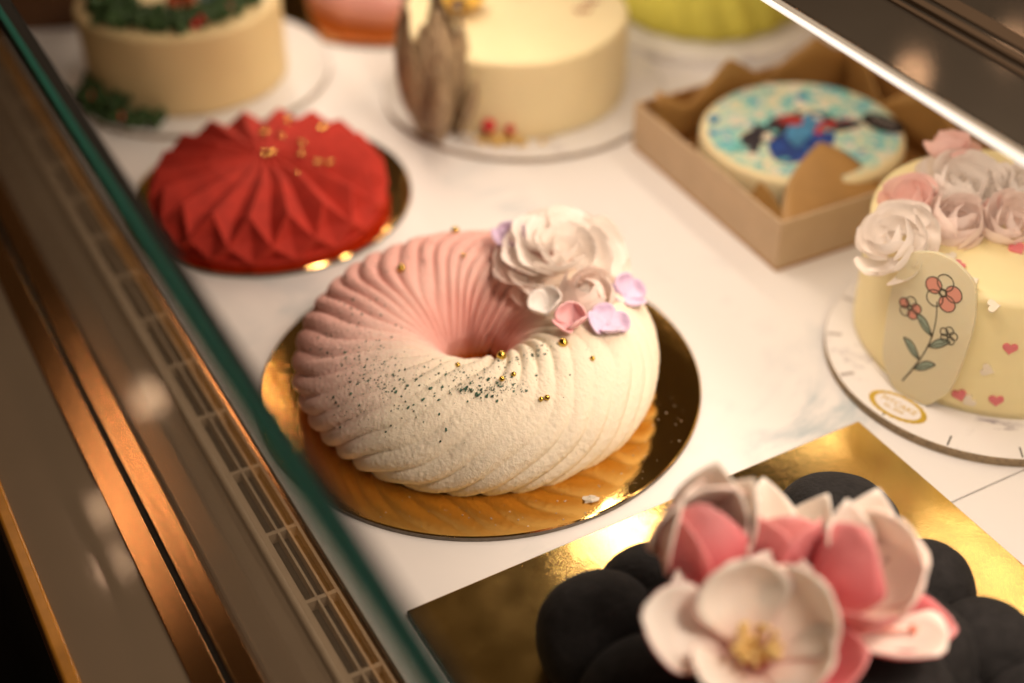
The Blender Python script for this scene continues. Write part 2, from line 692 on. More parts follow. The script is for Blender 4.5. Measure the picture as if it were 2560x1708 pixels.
def put_petal(me, root, ang, r, z, tilt, scale=1.0, roll=0.0, name='petal', twist=0.0):
    o = link(name, me, root)
    o.matrix_local = (Matrix.Rotation(ang, 4, 'Z') @ Matrix.Translation((0, r, z)) @ Matrix.Rotation(-tilt, 4, 'X')
                      @ Matrix.Rotation(roll, 4, 'Y') @ Matrix.Rotation(twist, 4, 'Z') @ Matrix.Scale(scale, 4))
    return o


def rose(label, loc, normal, rings, meshes, group=None, seed=1, rotz=0.0, core=None, name='sugar_rose'):
    rnd = random.Random(seed)
    t = thing(name, label, 'sugar flower', loc, rotz, group, normal)
    for n, r, zz, tilt, scl, key in rings:
        off = rnd.uniform(0, 6.28)
        for i in range(n):
            put_petal(meshes[key], t, off + 2 * PI * i / n + rnd.uniform(-.12, .12), r, zz, R_(tilt + rnd.uniform(-7, 7)), scl * rnd.uniform(.92, 1.08), rnd.uniform(-.1, .1), twist=R_(17))
    if core:
        m = MB().ball((0, 0, core[1]), core[0], 10, 8, (1, 1, 1.3))
        m.build('flower_core', core[2], t)
    return t


def wafer(name, color):
    """thin wafer paper: as much light comes through it as off it"""
    m, nt, b = new_mat(name)
    nt.nodes.remove(b)
    co = coords(nt)
    bn = N(nt, 'ShaderNodeBump', Strength=0.12, Distance=0.0006)
    nt.links.new(noise(nt, co, 220, 3), bn.inputs['Height'])
    col = ramp(nt, noise(nt, co, 90, 3), [(.3, tuple(c * .93 for c in color)), (.7, color)])
    df = N(nt, 'ShaderNodeBsdfDiffuse')
    tl = N(nt, 'ShaderNodeBsdfTranslucent')
    for n in (df, tl):
        nt.links.new(col, n.inputs['Color'])
        nt.links.new(bn.outputs['Normal'], n.inputs['Normal'])
    mx = N(nt, 'ShaderNodeMixShader')
    mx.inputs[0].default_value = 0.32
    nt.links.new(df.outputs[0], mx.inputs[1])
    nt.links.new(tl.outputs[0], mx.inputs[2])
    nt.links.new(mx.outputs[0], nt.nodes['Material Output'].inputs['Surface'])
    return m


MAT['wafer_white'] = wafer('wafer_white', (0.96, 0.90, 0.85))
MAT['wafer_blush'] = wafer('wafer_blush', (0.95, 0.82, 0.76))
MAT['wafer_pink'] = wafer('wafer_pink', (0.92, 0.66, 0.61))
MAT['paste_lilac'] = simple('lilac_paste', (0.66, 0.52, 0.70), 0.6, var=0.08, vscale=200, sss=0.25, sssr=0.003)
MAT['paste_pink'] = simple('pink_paste', (0.80, 0.45, 0.47), 0.6, var=0.06, vscale=200, sss=0.25, sssr=0.003)
MAT['paste_white'] = simple('white_paste', (0.78, 0.72, 0.68), 0.6, var=0.05, vscale=200, sss=0.2, sssr=0.003)
MAT['gold_pearl'] = simple('gold_pearl', (0.62, 0.43, 0.09), 0.18, 1.0, bscale=900, bstr=0.05)

# ------------------------------------------------------------------ ring cake
DC = (-0.0015, 0.0)
RO, RI, DH, PB = 0.0935, 0.0175, 0.047, R_(32)
RC, DW = (RO + RI) / 2, (RO - RI) / 2
DB = DH / (1 + math.sin(PB))
DZ = DB * math.sin(PB) + 0.0032


def sm(a, b, x):
    x = np.clip((x - a) / (b - a), 0, 1)
    return x * x * (3 - 2 * x)


def ring_disp(T, PH):
    """ridge height over the smooth ring"""
    tw = R_(80)
    nr = 33
    ph = nr * (T - tw * (PH / PI)) + 1.1 * np.sin(3 * T + 1) + 0.9 * np.sin(5 * T - PH) + 0.8 * np.sin(8 * T + 1.7 * PH)
    rid = np.abs(np.sin(ph / 2)) ** 0.75 - 0.62
    # strength: strong at the back and left, under the belly and around the hole, faint on the front top
    td = (np.degrees(T)) % 360
    dfront = np.minimum(np.abs(td - 285), 360 - np.abs(td - 285))
    front = 1 - sm(35, 95, dfront)
    top = np.exp(-((np.degrees(PH) - 62) / 34) ** 2)
    right = 1 - sm(15, 70, np.minimum(np.abs(td - 15), 360 - np.abs(td - 15)))
    amp = 0.0028 * (1 + 0.35 * np.sin(7 * T - 2 * PH + 2) * np.sin(4 * T + 1)) * (1 - 0.66 * front * top) * (1 - 0.3 * right * np.exp(-((np.degrees(PH) - 45) / 45) ** 2))
    return rid * amp


def ring_pt(T, PH, disp=True):
    T = np.asarray(T, float)
    PH = np.asarray(PH, float)
    r = RC + DW * np.cos(PH)
    sn = np.sin(PH)
    zz = DZ + DB * np.where((np.cos(PH) < 0) & (sn > 0), np.abs(sn) ** (1 + 0.45 * np.abs(np.cos(PH))), sn)
    nx, nz = np.cos(PH) / DW, np.sin(PH) / DB
    ln = np.sqrt(nx * nx + nz * nz)
    nx, nz = nx / ln, nz / ln
    d = ring_disp(T, PH) if disp else 0
    r = r + nx * d
    zz = zz + nz * d
    P = np.stack([r * np.cos(T), r * np.sin(T), zz], -1)
    Nn = np.stack([nx * np.cos(T), nx * np.sin(T), nz], -1)
    return P, Nn


nt_, np_ = 900, 190
Tg, Pg = np.meshgrid(np.linspace(0, 2 * PI, nt_, endpoint=False), np.linspace(-PB, PI + PB, np_))
P, Nn = ring_pt(Tg, Pg)
rng = np.random.default_rng(4)


def lattice(T, PH, nT, nP, seed):
    g = np.random.default_rng(seed).normal(size=(nP + 2, nT))
    a = (T / (2 * PI) * nT) % nT
    b = (PH + PB) / (PI + 2 * PB) * nP
    a0 = np.floor(a).astype(int) % nT
    a1_ = (a0 + 1) % nT
    b0 = np.clip(np.floor(b).astype(int), 0, nP)
    fa = a - np.floor(a)
    fb = b - b0
    fa = fa * fa * (3 - 2 * fa)
    fb = fb * fb * (3 - 2 * fb)
    return (g[b0, a0] * (1 - fa) + g[b0, a1_] * fa) * (1 - fb) + (g[b0 + 1, a0] * (1 - fa) + g[b0 + 1, a1_] * fa) * fb


grain = 0.00007 * lattice(Tg, Pg, 330, 90, 5) + 0.00010 * lattice(Tg, Pg, 620, 150, 6) + 0.00035 * lattice(Tg, Pg, 26, 9, 7)
P = P + Nn * grain[..., None]
vs = P.reshape(-1, 3)
vs[:, 0] += 0
fs = []
for j in range(np_ - 1):
    for i in range(nt_):
        i2 = (i + 1) % nt_
        fs.append((j * nt_ + i, j * nt_ + i2, (j + 1) * nt_ + i2, (j + 1) * nt_ + i))


def velvet():
    m, nt, b = new_mat('velvet_spray_pink_to_cream')
    co = coords(nt)
    sep = N(nt, 'ShaderNodeSeparateXYZ')
    nt.links.new(co, sep.inputs[0])
    # boundary runs from front left to back right; pink behind it
    def mad(sock, k, add=None):
        n = N(nt, 'ShaderNodeMath', operation='MULTIPLY_ADD')
        nt.links.new(sock, n.inputs[0])
        n.inputs[1].default_value = k
        if add is None:
            n.inputs[2].default_value = 0
        else:
            nt.links.new(add, n.inputs[2])
        return n.outputs[0]
    f = mad(sep.outputs['Y'], 9.5)
    f = mad(sep.outputs['X'], -8.0, f)
    f = mad(sep.outputs['Z'], -3.5, f)
    f = mad(noise(nt, co, 26, 3), 0.45, f)
    f = mad(noise(nt, co, 900, 2), 0.6, f)
    flat = N(nt, 'ShaderNodeCombineXYZ')
    nt.links.new(sep.outputs['X'], flat.inputs[0])
    nt.links.new(sep.outputs['Y'], flat.inputs[1])
    ln = N(nt, 'ShaderNodeVectorMath', operation='LENGTH')
    nt.links.new(flat.outputs[0], ln.inputs[0])
    hole = N(nt, 'ShaderNodeMapRange')
    nt.links.new(ln.outputs['Value'], hole.inputs['Value'])
    hole.inputs['From Min'].default_value = 0.020
    hole.inputs['From Max'].default_value = 0.036
    hole.inputs['To Min'].default_value = 0.5
    hole.inputs['To Max'].default_value = 0.0
    f = mad(hole.outputs['Result'], 1.0, f)
    col = ramp(nt, f, [(0.0, (0.78, 0.70, 0.56)), (0.25, (0.77, 0.63, 0.53)), (0.60, (0.80, 0.53, 0.47)), (1.0, (0.79, 0.44, 0.39))])
    nt.links.new(col, b.inputs['Base Color'])
    b.inputs['Roughness'].default_value = 0.95
    b.inputs['Specular IOR Level'].default_value = 0.15
    b.inputs['Subsurface Weight'].default_value = 0.12
    b.inputs['Subsurface Radius'].default_value = (1, .6, .4)
    b.inputs['Subsurface Scale'].default_value = 0.002
    gr = N(nt, 'ShaderNodeMath', operation='MULTIPLY')
    nt.links.new(noise(nt, co, 1100, 2, 0.6), gr.inputs[0])
    msk = N(nt, 'ShaderNodeMapRange')
    nt.links.new(noise(nt, co, 34, 3), msk.inputs['Value'])
    msk.inputs['From Min'].default_value = 0.35
    msk.inputs['From Max'].default_value = 0.65
    msk.inputs['To Min'].default_value = 0.25
    msk.inputs['To Max'].default_value = 1.3
    nt.links.new(msk.outputs['Result'], gr.inputs[1])
    b1 = bump(nt, b, gr.outputs[0], 0.6, 0.0007)
    vo = N(nt, 'ShaderNodeTexVoronoi', Scale=520)
    nt.links.new(co, vo.inputs['Vector'])
    bump(nt, b, vo.outputs['Distance'], 0.25, -0.0006, b1)
    return m


MAT['velvet'] = velvet()
ring = thing('ring_cake', 'twisted ring mousse cake sprayed pink and cream on the round gold board', 'cake', (DC[0], DC[1], 0))
mk('cake_body', vs, fs, MAT['velvet'], ring)

# green flakes dusted on it
MAT['flake'] = simple('green_flake', (0.026, 0.080, 0.048), 0.6, var=0.7, vscale=400)
rnd = random.Random(11)
m = MB()
clusters = [(231, 68, 14, 12, 150, 1.0), (274, 77, 7, 5, 95, 1.0), (312, 103, 6, 4, 26, 0.9), (286, 74, 5, 4, 40, 0.9), (212, 52, 12, 13, 90, 0.9),
            (152, 62, 24, 22, 170, 0.55), (240, 42, 14, 12, 45, 0.7), (200, 74, 24, 18, 120, 0.7), (255, 92, 18, 10, 90, 0.8), (95, 80, 25, 22, 90, 0.5),
            (300, 104, 10, 5, 30, 0.8), (330, 70, 30, 20, 14, 0.5)]
for th, ph, sth, sph, n, sz in clusters:
    for i in range(int(n * 1.15)):
        T = R_(rnd.gauss(th, sth))
        F = R_(rnd.gauss(ph, sph))
        if F < -0.3 or F > 2.9:
            continue
        pp, nn = ring_pt(T, F)
        pp, nn = Vector(pp), Vector(nn)
        r = sz * rnd.choice([0.0002, 0.00022, 0.00026, 0.0003, 0.0004, 0.00055, 0.0010])
        a = nn.orthogonal().normalized()
        b = nn.cross(a)
        k = rnd.choice([4, 5, 5, 6])
        o0 = rnd.uniform(0, 6)
        tiltv = a * rnd.uniform(-.35, .35) + b * rnd.uniform(-.35, .35)
        poly = []
        for q in range(k):
            an = o0 + 2 * PI * q / k
            rr = r * rnd.uniform(0.5, 1.25)
            d = a * math.cos(an) * rr + b * math.sin(an) * rr * 0.8
            poly.append(pp + nn * (0.00022 + d.dot(tiltv)) + d)
        lowp = [p_ - nn * 0.0005 for p_ in poly]
        kk = len(poly)
        m.add(poly + lowp, [tuple(range(kk)), tuple(range(2 * kk - 1, kk - 1, -1))] + [(q, kk + q, kk + (q + 1) % kk, (q + 1) % kk) for q in range(kk)])
o = m.build('green_flakes', MAT['flake'], ring, smooth=False)
o['kind'] = 'stuff'


def on_ring(th, ph):
    p_, n_ = ring_pt(R_(th), R_(ph))
    return Vector(p_) + Vector((DC[0], DC[1], 0)), Vector(n_)


PEARLS = [(99, 61, .0023, 'gold pearl at the very back crest of the pink half'),
          (98, 103, .0012, 'tiny gold pearl on the pink top, below the crest pearl'),
          (139, 96, .0023, 'gold pearl alone on the pink ridges at left of the ring'),
          (73, 114, .0021, 'gold pearl in the shade beside the big rose and lilac blossom'),
          (324, 93, .0024, 'gold pearl on cream ridges just below the pink blossom'),
          (289, 112, .0024, 'gold pearl on the front lip of the ring hole'),
          (260, 106, .0013, 'tiny gold pearl left of the hole-lip pearl'),
          (325, 68, .0013, 'tiny gold pearl farthest right on the cream side'),
          (289, 86, .0013, 'tiny gold pearl below the hole-lip pearl, upper of two'),
          (283, 84, .0014, 'tiny gold pearl beside the thick patch of green flakes'),
          (295, 59.5, .0012, 'left pearl of the touching pair on the cream front'),
          (297.2, 59, .0014, 'right pearl of the touching pair on the cream front')]
for th, ph, r, lab in PEARLS:
    pp, nn = on_ring(th, ph)
    o = MB().ball((0, 0, 0), r, 20, 14).build('sugar_pearl', MAT['gold_pearl'])
    o.location = pp + nn * (r * 0.55)
    tag(o, lab, 'pearl', 'gold sugar pearls on the ring cake')

# flowers on the ring cake
pet_big = [petal_mesh('rose_petal', 0.0165, 0.021, [MAT['wafer_white'], MAT['wafer_white']], cup=0.42, belly=0.15, curl=0.12, ruffle=0.028, seed=s, thick=0) for s in range(3)]
pet_blush = [petal_mesh('rose_petal', 0.0165, 0.021, [MAT['wafer_blush'], MAT['wafer_blush']], cup=0.4, belly=0.14, curl=0.12, ruffle=0.03, seed=s + 5, thick=0) for s in range(3)]
PM = {'a': pet_big[0], 'b': pet_big[1], 'c': pet_big[2], 'p': pet_blush[0], 'q': pet_blush[1]}
pp, nn = on_ring(41, 82)
view = (Vector(cam.location) - pp).normalized()
rose('large blush white wafer rose on top of the pink half of the ring cake', pp + Vector((-0.001, -0.001, -0.002)), (nn * 0.75 + view * 0.55 + Vector((0.05, 0, 0))),
     [(3, .0025, .005, 10, .62, 'b'), (4, .006, .004, 28, .82, 'a'), (5, .009, .003, 48, .95, 'c'), (6, .011, .001, 66, 1.04, 'a'), (6, .012, -.001, 82, 1.10, 'q')],
     PM, seed=3)
pet_bud = {'a': petal_mesh('bud_petal', 0.0098, 0.0150, [MAT['wafer_blush'], MAT['wafer_blush']], cup=0.8, belly=0.30, curl=-0.25, seed=2, thick=0),
           'w': petal_mesh('bud_petal', 0.0085, 0.012, [MAT['wafer_white'], MAT['wafer_white']], cup=0.8, belly=0.3, curl=-0.25, seed=4, thick=0)}
pp, nn = on_ring(7, 88)
rose('small round blush bud between the big rose and the little blossoms', pp + Vector((0, 0, -.0015)), nn * 0.8 + view * 0.5,
     [(3, .002, .002, 0, .8, 'w'), (4, .0045, .001, 10, 1.0, 'a'), (4, .0062, 0, 26, 1.05, 'a')], pet_bud, seed=8, core=(.0035, .006, MAT['wafer_white']), name='sugar_rose')


def blossom(label, th, ph, mat, rot, tilt=62, scl=1.0, lift=0.0005, vb=0.35):
    pp, nn = on_ring(th, ph)
    t = thing('sugar_blossom', label, 'sugar flower', pp + nn * lift, rot, 'small paste blossoms on the ring cake', nn + view * vb)
    me = petal_mesh('blossom_petal', 0.0058, 0.0098, [mat, mat], cup=0.30, belly=0.05, curl=-0.35, seed=int(th), thick=0.0008, notch=0.05, base=0.4)
    rr = random.Random(int(th) + 3)
    for i in range(4):
        put_petal(me, t, i * PI / 2 + rr.uniform(-.15, .15), 0.0004, 0.0002, R_(tilt + 6 + rr.uniform(-14, 14)), scl * rr.uniform(.92, 1.08))
    MB().ball((0, 0, 0.001), 0.0009, 8, 6).build('blossom_eye', mat, t)
    return t


blossom('lilac blossom at the outer right of the small bud', 12, 53, MAT['paste_lilac'], 0.5, 66, 1.15)
blossom('lilac four petal blossom lowest on the cream side beside the pink one', 347, 72, MAT['paste_lilac'], 0.2, 66, 1.15)
blossom('pink blossom between the white and the lower lilac blossoms', 341, 97, MAT['paste_pink'], 0.6, 52, 1.1)
blossom('white blossom overhanging the hole, left of the small bud', 0, 118, MAT['paste_white'], 0.9, 48, 1.15, 0.003)
blossom('lilac blossom tucked behind the left side of the big rose', 72, 88, MAT['paste_lilac'], 0.1, 58, 1.1, 0.003)
pp, nn = on_ring(77, 80)
o = MB().ball((0, 0, 0), 0.0026, 10, 8, (1.3, 1, .8), jit=.12, rnd=random.Random(2)).build('raspberry_crumb', simple('dried_raspberry', (0.42, 0.05, 0.03), 0.6, var=.3, vscale=500))
o.location = pp + nn * 0.0016
tag(o, 'red raspberry crumb behind the lilac blossom at the big rose', 'crumb')

# loose crumbs on the gold board
rnd = random.Random(5)
m = MB()
m.ball((0, 0, 0), 0.0028, 8, 6, (1.5, .75, .45), 0, .3, rnd)
o = m.build('cake_crumb', simple('cream_crumb', (0.62, 0.56, 0.46), .9), smooth=False)
o.location = (0.0531, -0.0913, 0.0040)
o.rotation_euler = (0, 0, .2)
tag(o, 'pale crumb lying alone on the gold board in front of the ring cake', 'crumb')
m = MB()
for i in range(70):
    a = rnd.uniform(-2.0, -0.15)
    r = rnd.uniform(.092, .112)
    s = rnd.choice([.00018, .0002, .0003, .0004])
    m.ball((r * math.cos(a), r * math.sin(a), .0033), s, 5, 4, (1.2, 1, .6), 0, .3, rnd)
o = m.build('crumbs', simple('tiny_crumb', (0.5, 0.42, 0.3), .9, var=.5, vscale=300), smooth=False)
o['kind'] = 'stuff'
tag(o, 'tiny crumbs scattered over the round gold board', 'crumbs')

# ------------------------------------------------------------------ red origami cake
RCX, RCY = -0.131, 0.185
round_board('cake_board', 'round gold foil board under the red pleated cake', (RCX, RCY), 0.0865, 0.003, MAT['gold'], MAT['card'])


def red_cake():
    n = 18
    st = PI / n                      # half a pleat
    vs, fs, rings = [], [], []

    def ring(ra, za, rb, zb_, tw):
        row = []
        for i in range(2 * n):
            a = st * i + tw
            r, zz = (ra, za) if i % 2 == 0 else (rb, zb_)
            row.append(len(vs))
            vs.append((r * math.cos(a), r * math.sin(a), zz))
        rings.append(row)
    # even = ridge on the first rings; ridges and valleys swap places at each diamond row
    ring(.0705, .0034, .0705, .0034, 0)
    ring(.0722, .0040, .0722, .0040, 0)
    ring(.0722, .0064, .0722, .0064, 0)
    ring(.0738, .0068, .0672, .0068, 0)
    ring(.0648, .0185, .0738, .0178, 0)
    ring(.0640, .0332, .0565, .0262, 0)
    ring(.0340, .0372, .0305, .0338, .09)
    ring(.0050, .0378, .0046, .0370, .22)
    m_ = 2 * n
    for k in range(len(rings) - 1):
        for i in range(m_):
            j = (i + 1) % m_
            a, b, c, d = rings[k][i], rings[k][j], rings[k + 1][j], rings[k + 1][i]
            if k in (3, 4):
                # crease runs ridge to ridge
                low_ridge_even = k == 3
                if (i % 2 == 0) == low_ridge_even:
                    fs += [(a, b, c), (a, c, d)]
                else:
                    fs += [(a, b, d), (b, c, d)]
            elif i % 2 == 0:
                fs += [(a, b, c), (a, c, d)]
            else:
                fs += [(a, b, d), (b, c, d)]
    fs.append(tuple(rings[-1]))
    fs.append(tuple(reversed(rings[0])))
    return vs, fs


MAT['red'] = simple('red_velvet_spray', (0.46, 0.036, 0.022), 0.78, var=0.16, vscale=90, bscale=1100, bstr=.3, bdist=.0004, spec=.25)
t = thing('red_cake', 'red origami pleated mousse cake on the smaller round gold board', 'cake', (RCX, RCY - .0085, 0), R_(9))
v_, f_ = red_cake()
o = mk('cake_body', v_, f_, MAT['red'], t, smooth=False)
bv = bevel(o, 0.0007, 2)
MAT['gold_leaf'] = simple('gold_leaf', (0.90, 0.64, 0.20), 0.12, 1.0, bscale=700, bstr=.5)
MAT['gold_leaf_dull'] = simple('gold_leaf_dull', (0.50, 0.36, 0.10), 0.35, 1.0, bscale=700, bstr=.5)


def leaf_flake(loc, r, seed, label):
    rr = random.Random(seed)
    r *= 1.55
    m = MB()
    for i in range(5):
        c = (rr.uniform(-r, r) * .6, rr.uniform(-r, r) * .6, rr.uniform(0, r) * .5)
        m.ball(c, r * rr.uniform(.35, .6), 7, 5, (1, 1, .5), 0, .3, rr)
    o = m.build('gold_flake', MAT['gold_leaf'], smooth=False)
    o.location = (loc[0], loc[1] - .0085, loc[2] + .0026)
    tag(o, label, 'gold leaf', 'gold leaf flakes on the red cake')


for i, (x, y_, z_, r, lab) in enumerate([
        (-0.1283, 0.1810, 0.0359, 0.0026, 'largest gold flake at the centre of the red cake top'),
        (-0.1097, 0.1959, 0.0347, 0.0018, 'gold flake back right of the centre on the red cake'),
        (-0.1089, 0.1830, 0.0348, 0.0014, 'small gold flake just in front of the back right one'),
        (-0.0907, 0.1754, 0.0328, 0.0017, 'right gold flake of the close pair at the right of the red top'),
        (-0.0978, 0.1756, 0.0335, 0.0015, 'left gold flake of the close pair at the right of the red top'),
        (-0.1213, 0.2263, 0.0327, 0.0018, 'gold flake near the back rim of the red cake'),
        (-0.0989, 0.2197, 0.0321, 0.0018, 'gold flake at the back right rim of the red cake'),
        (-0.1339, 0.2098, 0.0345, 0.0016, 'gold flake left of the back rim one on the red cake'),
        (-0.1227, 0.2052, 0.0348, 0.0012, 'tiny dull gold flake behind the centre of the red cake'),
        (-0.1089, 0.1635, 0.0338, 0.0012, 'tiny gold flake in front of the centre of the red cake')]):
    leaf_flake((x, y_, z_), r, i + 20, lab)

# ------------------------------------------------------------------ cream cake with leaves
MAT['buttercream'] = simple('ivory_buttercream', (0.80, 0.68, 0.40), 0.55, var=0.04, vscale=25, bscale=130, bstr=0.12, bdist=.001, sss=.15, sssr=.004)
MAT['buttercream_b'] = simple('pale_yellow_buttercream', (0.84, 0.73, 0.40), 0.5, var=0.03, vscale=25, bscale=110, bstr=0.12, bdist=.001, sss=.15, sssr=.004)


def cyl_profile(r, z0, z1, rad):
    pr = [(r, z0), (r, z1 - rad)]
    for i in range(1, 6):
        a = PI / 2 * i / 5
        pr.append((r - rad + rad * math.cos(a), z1 - rad + rad * math.sin(a)))
    pr += [(r * .6, z1), (r * .2, z1)]
    return pr


def round_cake(name, label, c, r, z0, z1, rad, mat, wob=.0007, seed=0):
    t = thing(name, label, 'cake', (c[0], c[1], 0))
    rr = random.Random(seed)
    ph = [rr.uniform(0, 6) for _ in range(4)]
    pr = cyl_profile(r, z0, z1, rad)
    # a few rings up the wall so the spread marks show
    wall = [(r, z0 + (z1 - rad - z0) * i / 14) for i in range(15)]
    pr = wall + pr[2:]

    def fn(th, i, rr_, zz):
        k = wob * (math.sin(3 * th + ph[0]) + .6 * math.sin(7 * th + ph[1] + zz * 60) + .5 * math.sin(zz * 700 + ph[2]))
        return rr_ + (k if rr_ > r * .5 else 0), zz
    MB().lathe(pr, 128, fn=fn).build('cake_body', mat, t)
    return t


CC = (.0215, .322)
round_board('cake_board', 'round marble print board under the ivory cake with brown leaves', (CC[0] + .006, CC[1] - .002), .097, .004, MAT['white_board_b'], MAT['card_brown'])
cream = round_cake('ivory_cake', 'ivory buttercream cake with tall brown leaves against its left side', CC, .0765, .0043, .0595, .003, MAT['buttercream'], seed=2)
MAT['choc_leaf'] = None


def leaf_mat():
    m, nt, b = new_mat('marbled_brown_leaf')
    co = coords(nt)
    mp = N(nt, 'ShaderNodeMapping')
    mp.inputs['Scale'].default_value = (3.0, 3.0, 0.7)
    nt.links.new(co, mp.inputs['Vector'])
    f = noise(nt, mp.outputs['Vector'], 110, 5, .75)
    nt.links.new(ramp(nt, f, [(.25, (.04, .022, .014)), (.40, (.15, .09, .05)), (.53, (.42, .30, .17)), (.64, (.14, .115, .085)), (.78, (.38, .32, .23))]), b.inputs['Base Color'])
    b.inputs['Roughness'].default_value = .5
    bump(nt, b, f, .5, .001)
    return m


MAT['choc_leaf'] = leaf_mat()
t = thing('leaf_ornament', 'upright marbled brown pointed leaves leaning on the left of the ivory cake', 'cake ornament', (-.0325, .2600, .0043), R_(28))
me = petal_mesh('ornament_leaf', .0125, .094, [MAT['choc_leaf'], MAT['choc_leaf']], cup=.5, belly=.10, curl=-.05, point=.85, base=.45, ruffle=.012, thick=.0016, seed=1, nu=12, nv=18)
for ang, r, tl, sc_, x in ((100, .011, 6, .98, 0), (140, .011, 4, .86, 0), (180, .012, 3, .95, 0), (225, .013, 7, .80, 0), (262, .011, 8, .9, 0), (165, .018, 17, .62, 0), (205, .019, 22, .52, 0), (310, .010, 4, 1.0, 0), (50, .010, 5, 1.02, 0)):
    o = put_petal(me, t, R_(ang), r, 0, R_(tl), sc_, name='leaf')
# yellow bloom on top of the ivory cake
MAT['yellow_petal'] = simple('yellow_petal', (.72, .40, .02), .5, sss=.2)
MAT['dark_eye'] = simple('dark_brown_eye', (.05, .014, .006), .7, bscale=900, bstr=.6)
t = thing('sugar_sunflower', 'yellow sugar flower with dark brown eye on the ivory cake', 'sugar flower', (-.016, .321, .0615), 0)
me = petal_mesh('sunflower_petal', .005, .0145, [MAT['yellow_petal'], MAT['yellow_petal']], cup=.3, belly=.05, curl=-.1, point=.7, seed=1, thick=.0008)
for i in range(12):
    put_petal(me, t, i * PI / 6, .0055, .001, R_(66), 1)
MB().ball((0, 0, .002), .0072, 14, 10, (1, 1, .6)).build('flower_eye', MAT['dark_eye'], t)
MAT['berry'] = simple('red_berry', (.50, .012, .012), .25, coat=.3)


def berry(loc, r, label, mat='berry', grp='red sugar berries'):
    o = MB().ball((0, 0, 0), r, 14, 10).build('sugar_berry', MAT[mat])
    o.location = loc
    return tag(o, label, 'berry', grp)


ring_xy = lambda c, r, deg: (c[0] + r * math.cos(R_(deg)), c[1] + r * math.sin(R_(deg)))
x, y_ = ring_xy(CC, .0785, 257)
berry((x, y_, .0145), .0048, 'bright red berry low on the front of the ivory cake')
x, y_ = ring_xy(CC, .0785, 267)
berry((x, y_, .0125), .0034, 'smaller red berry beside the bright one on the ivory cake')
x, y_ = ring_xy(CC, .066, 232)
berry((x, y_, .0618), .0022, 'tiny red berry on the rim of the ivory cake by the leaves')
m = MB()
rnd = random.Random(9)
for i in range(60):
    a = rnd.gauss(263, 7)
    r = rnd.uniform(.0765, .086)
    x, y_ = ring_xy((0, 0), r, a)
    m.ball((x, y_, .0045 + rnd.uniform(0, .003)), rnd.uniform(.0012, .0026), 6, 4, (1, 1, .6), 0, .3, rnd)
o = m.build('almond_crumbs', simple('yellow_crumb', (.72, .50, .16), .8, var=.2, vscale=200))
o.location = (CC[0], CC[1], 0)
o['kind'] = 'stuff'
tag(o, 'yellow almond crumbs at the foot of the ivory cake', 'crumbs')
# piped squiggle on the ivory top
MAT['squiggle'] = simple('brown_icing', (.35, .10, .05), .5)
m = MB()
for k, (ox, oy) in enumerate(((.040, -.004), (.046, .010))):
    m.tube([(CC[0] + ox + .011 * q / 14, CC[1] + oy + .0035 * math.sin(q * 1.1 + k), .0602) for q in range(15)], .0007, 6)
m.build('piped_icing', MAT['squiggle'], cream).location = (-CC[0], -CC[1], 0)

# ------------------------------------------------------------------ wreath cake at the back left
XC = (-.2085, .3495)
round_board('cake_board', 'round marble print board under the cake with green wreath', (XC[0] + .006, XC[1] + .002), .093, .004, MAT['white_board_b'], MAT['card_brown'])
MAT['buttercream_x'] = simple('tan_buttercream', (0.72, 0.56, 0.29), 0.6, var=0.04, vscale=25, bscale=120, bstr=0.1, bdist=.001, sss=.1)
round_cake('wreath_cake', 'ivory cake with dark green wreath and red berries on top', XC, .0692, .0043, .0612, .003, MAT['buttercream_x'], seed=5)
MAT['moss'] = simple('green_piped_cream', (.030, .070, .014), .7, var=.5, vscale=120)


def tufts(label, pts, base, seed, r=.0045):
    rr = random.Random(seed)
    m = MB()
    for x, y_, zz, n in pts:
        for i in range(n):
            c = (x + rr.gauss(0, .005), y_ + rr.gauss(0, .005), zz + rr.uniform(0, .006))
            m.ball(c, r * rr.uniform(.5, 1), 7, 5, (1, 1, 1.1), 0, .35, rr)
    o = m.build('piped_wreath', MAT['moss'], None, smooth=False)
    o.location = (base[0], base[1], 0)
    return tag(o, label, 'wreath')


pts = []
for a in list(range(160, 300, 8)):
    x, y_ = ring_xy((0, 0), .052, a)
    pts.append((x, y_, .062, 9))
    x, y_ = ring_xy((0, 0), .040, a + 3)
    pts.append((x, y_, .062, 6))
tufts('dark green piped wreath along the front of the cake top', pts, XC, 3)
pts = [(*ring_xy((0, 0), .050, a), .062, 9) for a in range(306, 352, 8)] + [(*ring_xy((0, 0), .042, a), .062, 6) for a in range(310, 350, 9)]
tufts('separate green piped tuft at the right of the wreath cake top', pts, XC, 4)
pts = [(*ring_xy((0, 0), .076, a), .004, 12) for a in range(212, 262, 6)] + [(*ring_xy((0, 0), .073, a), .012, 8) for a in range(214, 246, 7)]
tufts('green piped greenery on the board at the foot of the wreath cake', pts, XC, 6)
for (a, r, zz, rb, lab) in ((297, .056, .0655, .0042, 'red berry in the gap between the wreath and the right tuft'), (291, .058, .0645, .0028, 'smaller red berry left of the gap berry on the wreath cake'),
                            (318, .056, .068, .0026, 'small red berry on the right tuft of the wreath cake'), (196, .050, .070, .0032, 'red berry on the left of the wreath'),
                            (226, .080, .016, .003, 'red berry high in the greenery at the foot of the wreath cake'), (247, .083, .010, .003, 'red berry low in the greenery at the foot of the wreath cake')):
    x, y_ = ring_xy(XC, r, a)
    berry((x, y_, zz), rb, lab)
m = MB()
rr = random.Random(3)
for i in range(9):
    m.ball((rr.uniform(-.010, .010), rr.uniform(-.004, .006), rr.uniform(0, .008)), rr.uniform(.004, .006), 8, 6, (1, 1, .9), 0, .1, rr)
o = m.build('icing_mound', simple('orange_red_icing', (.55, .085, .025), .5, var=.4, vscale=150))
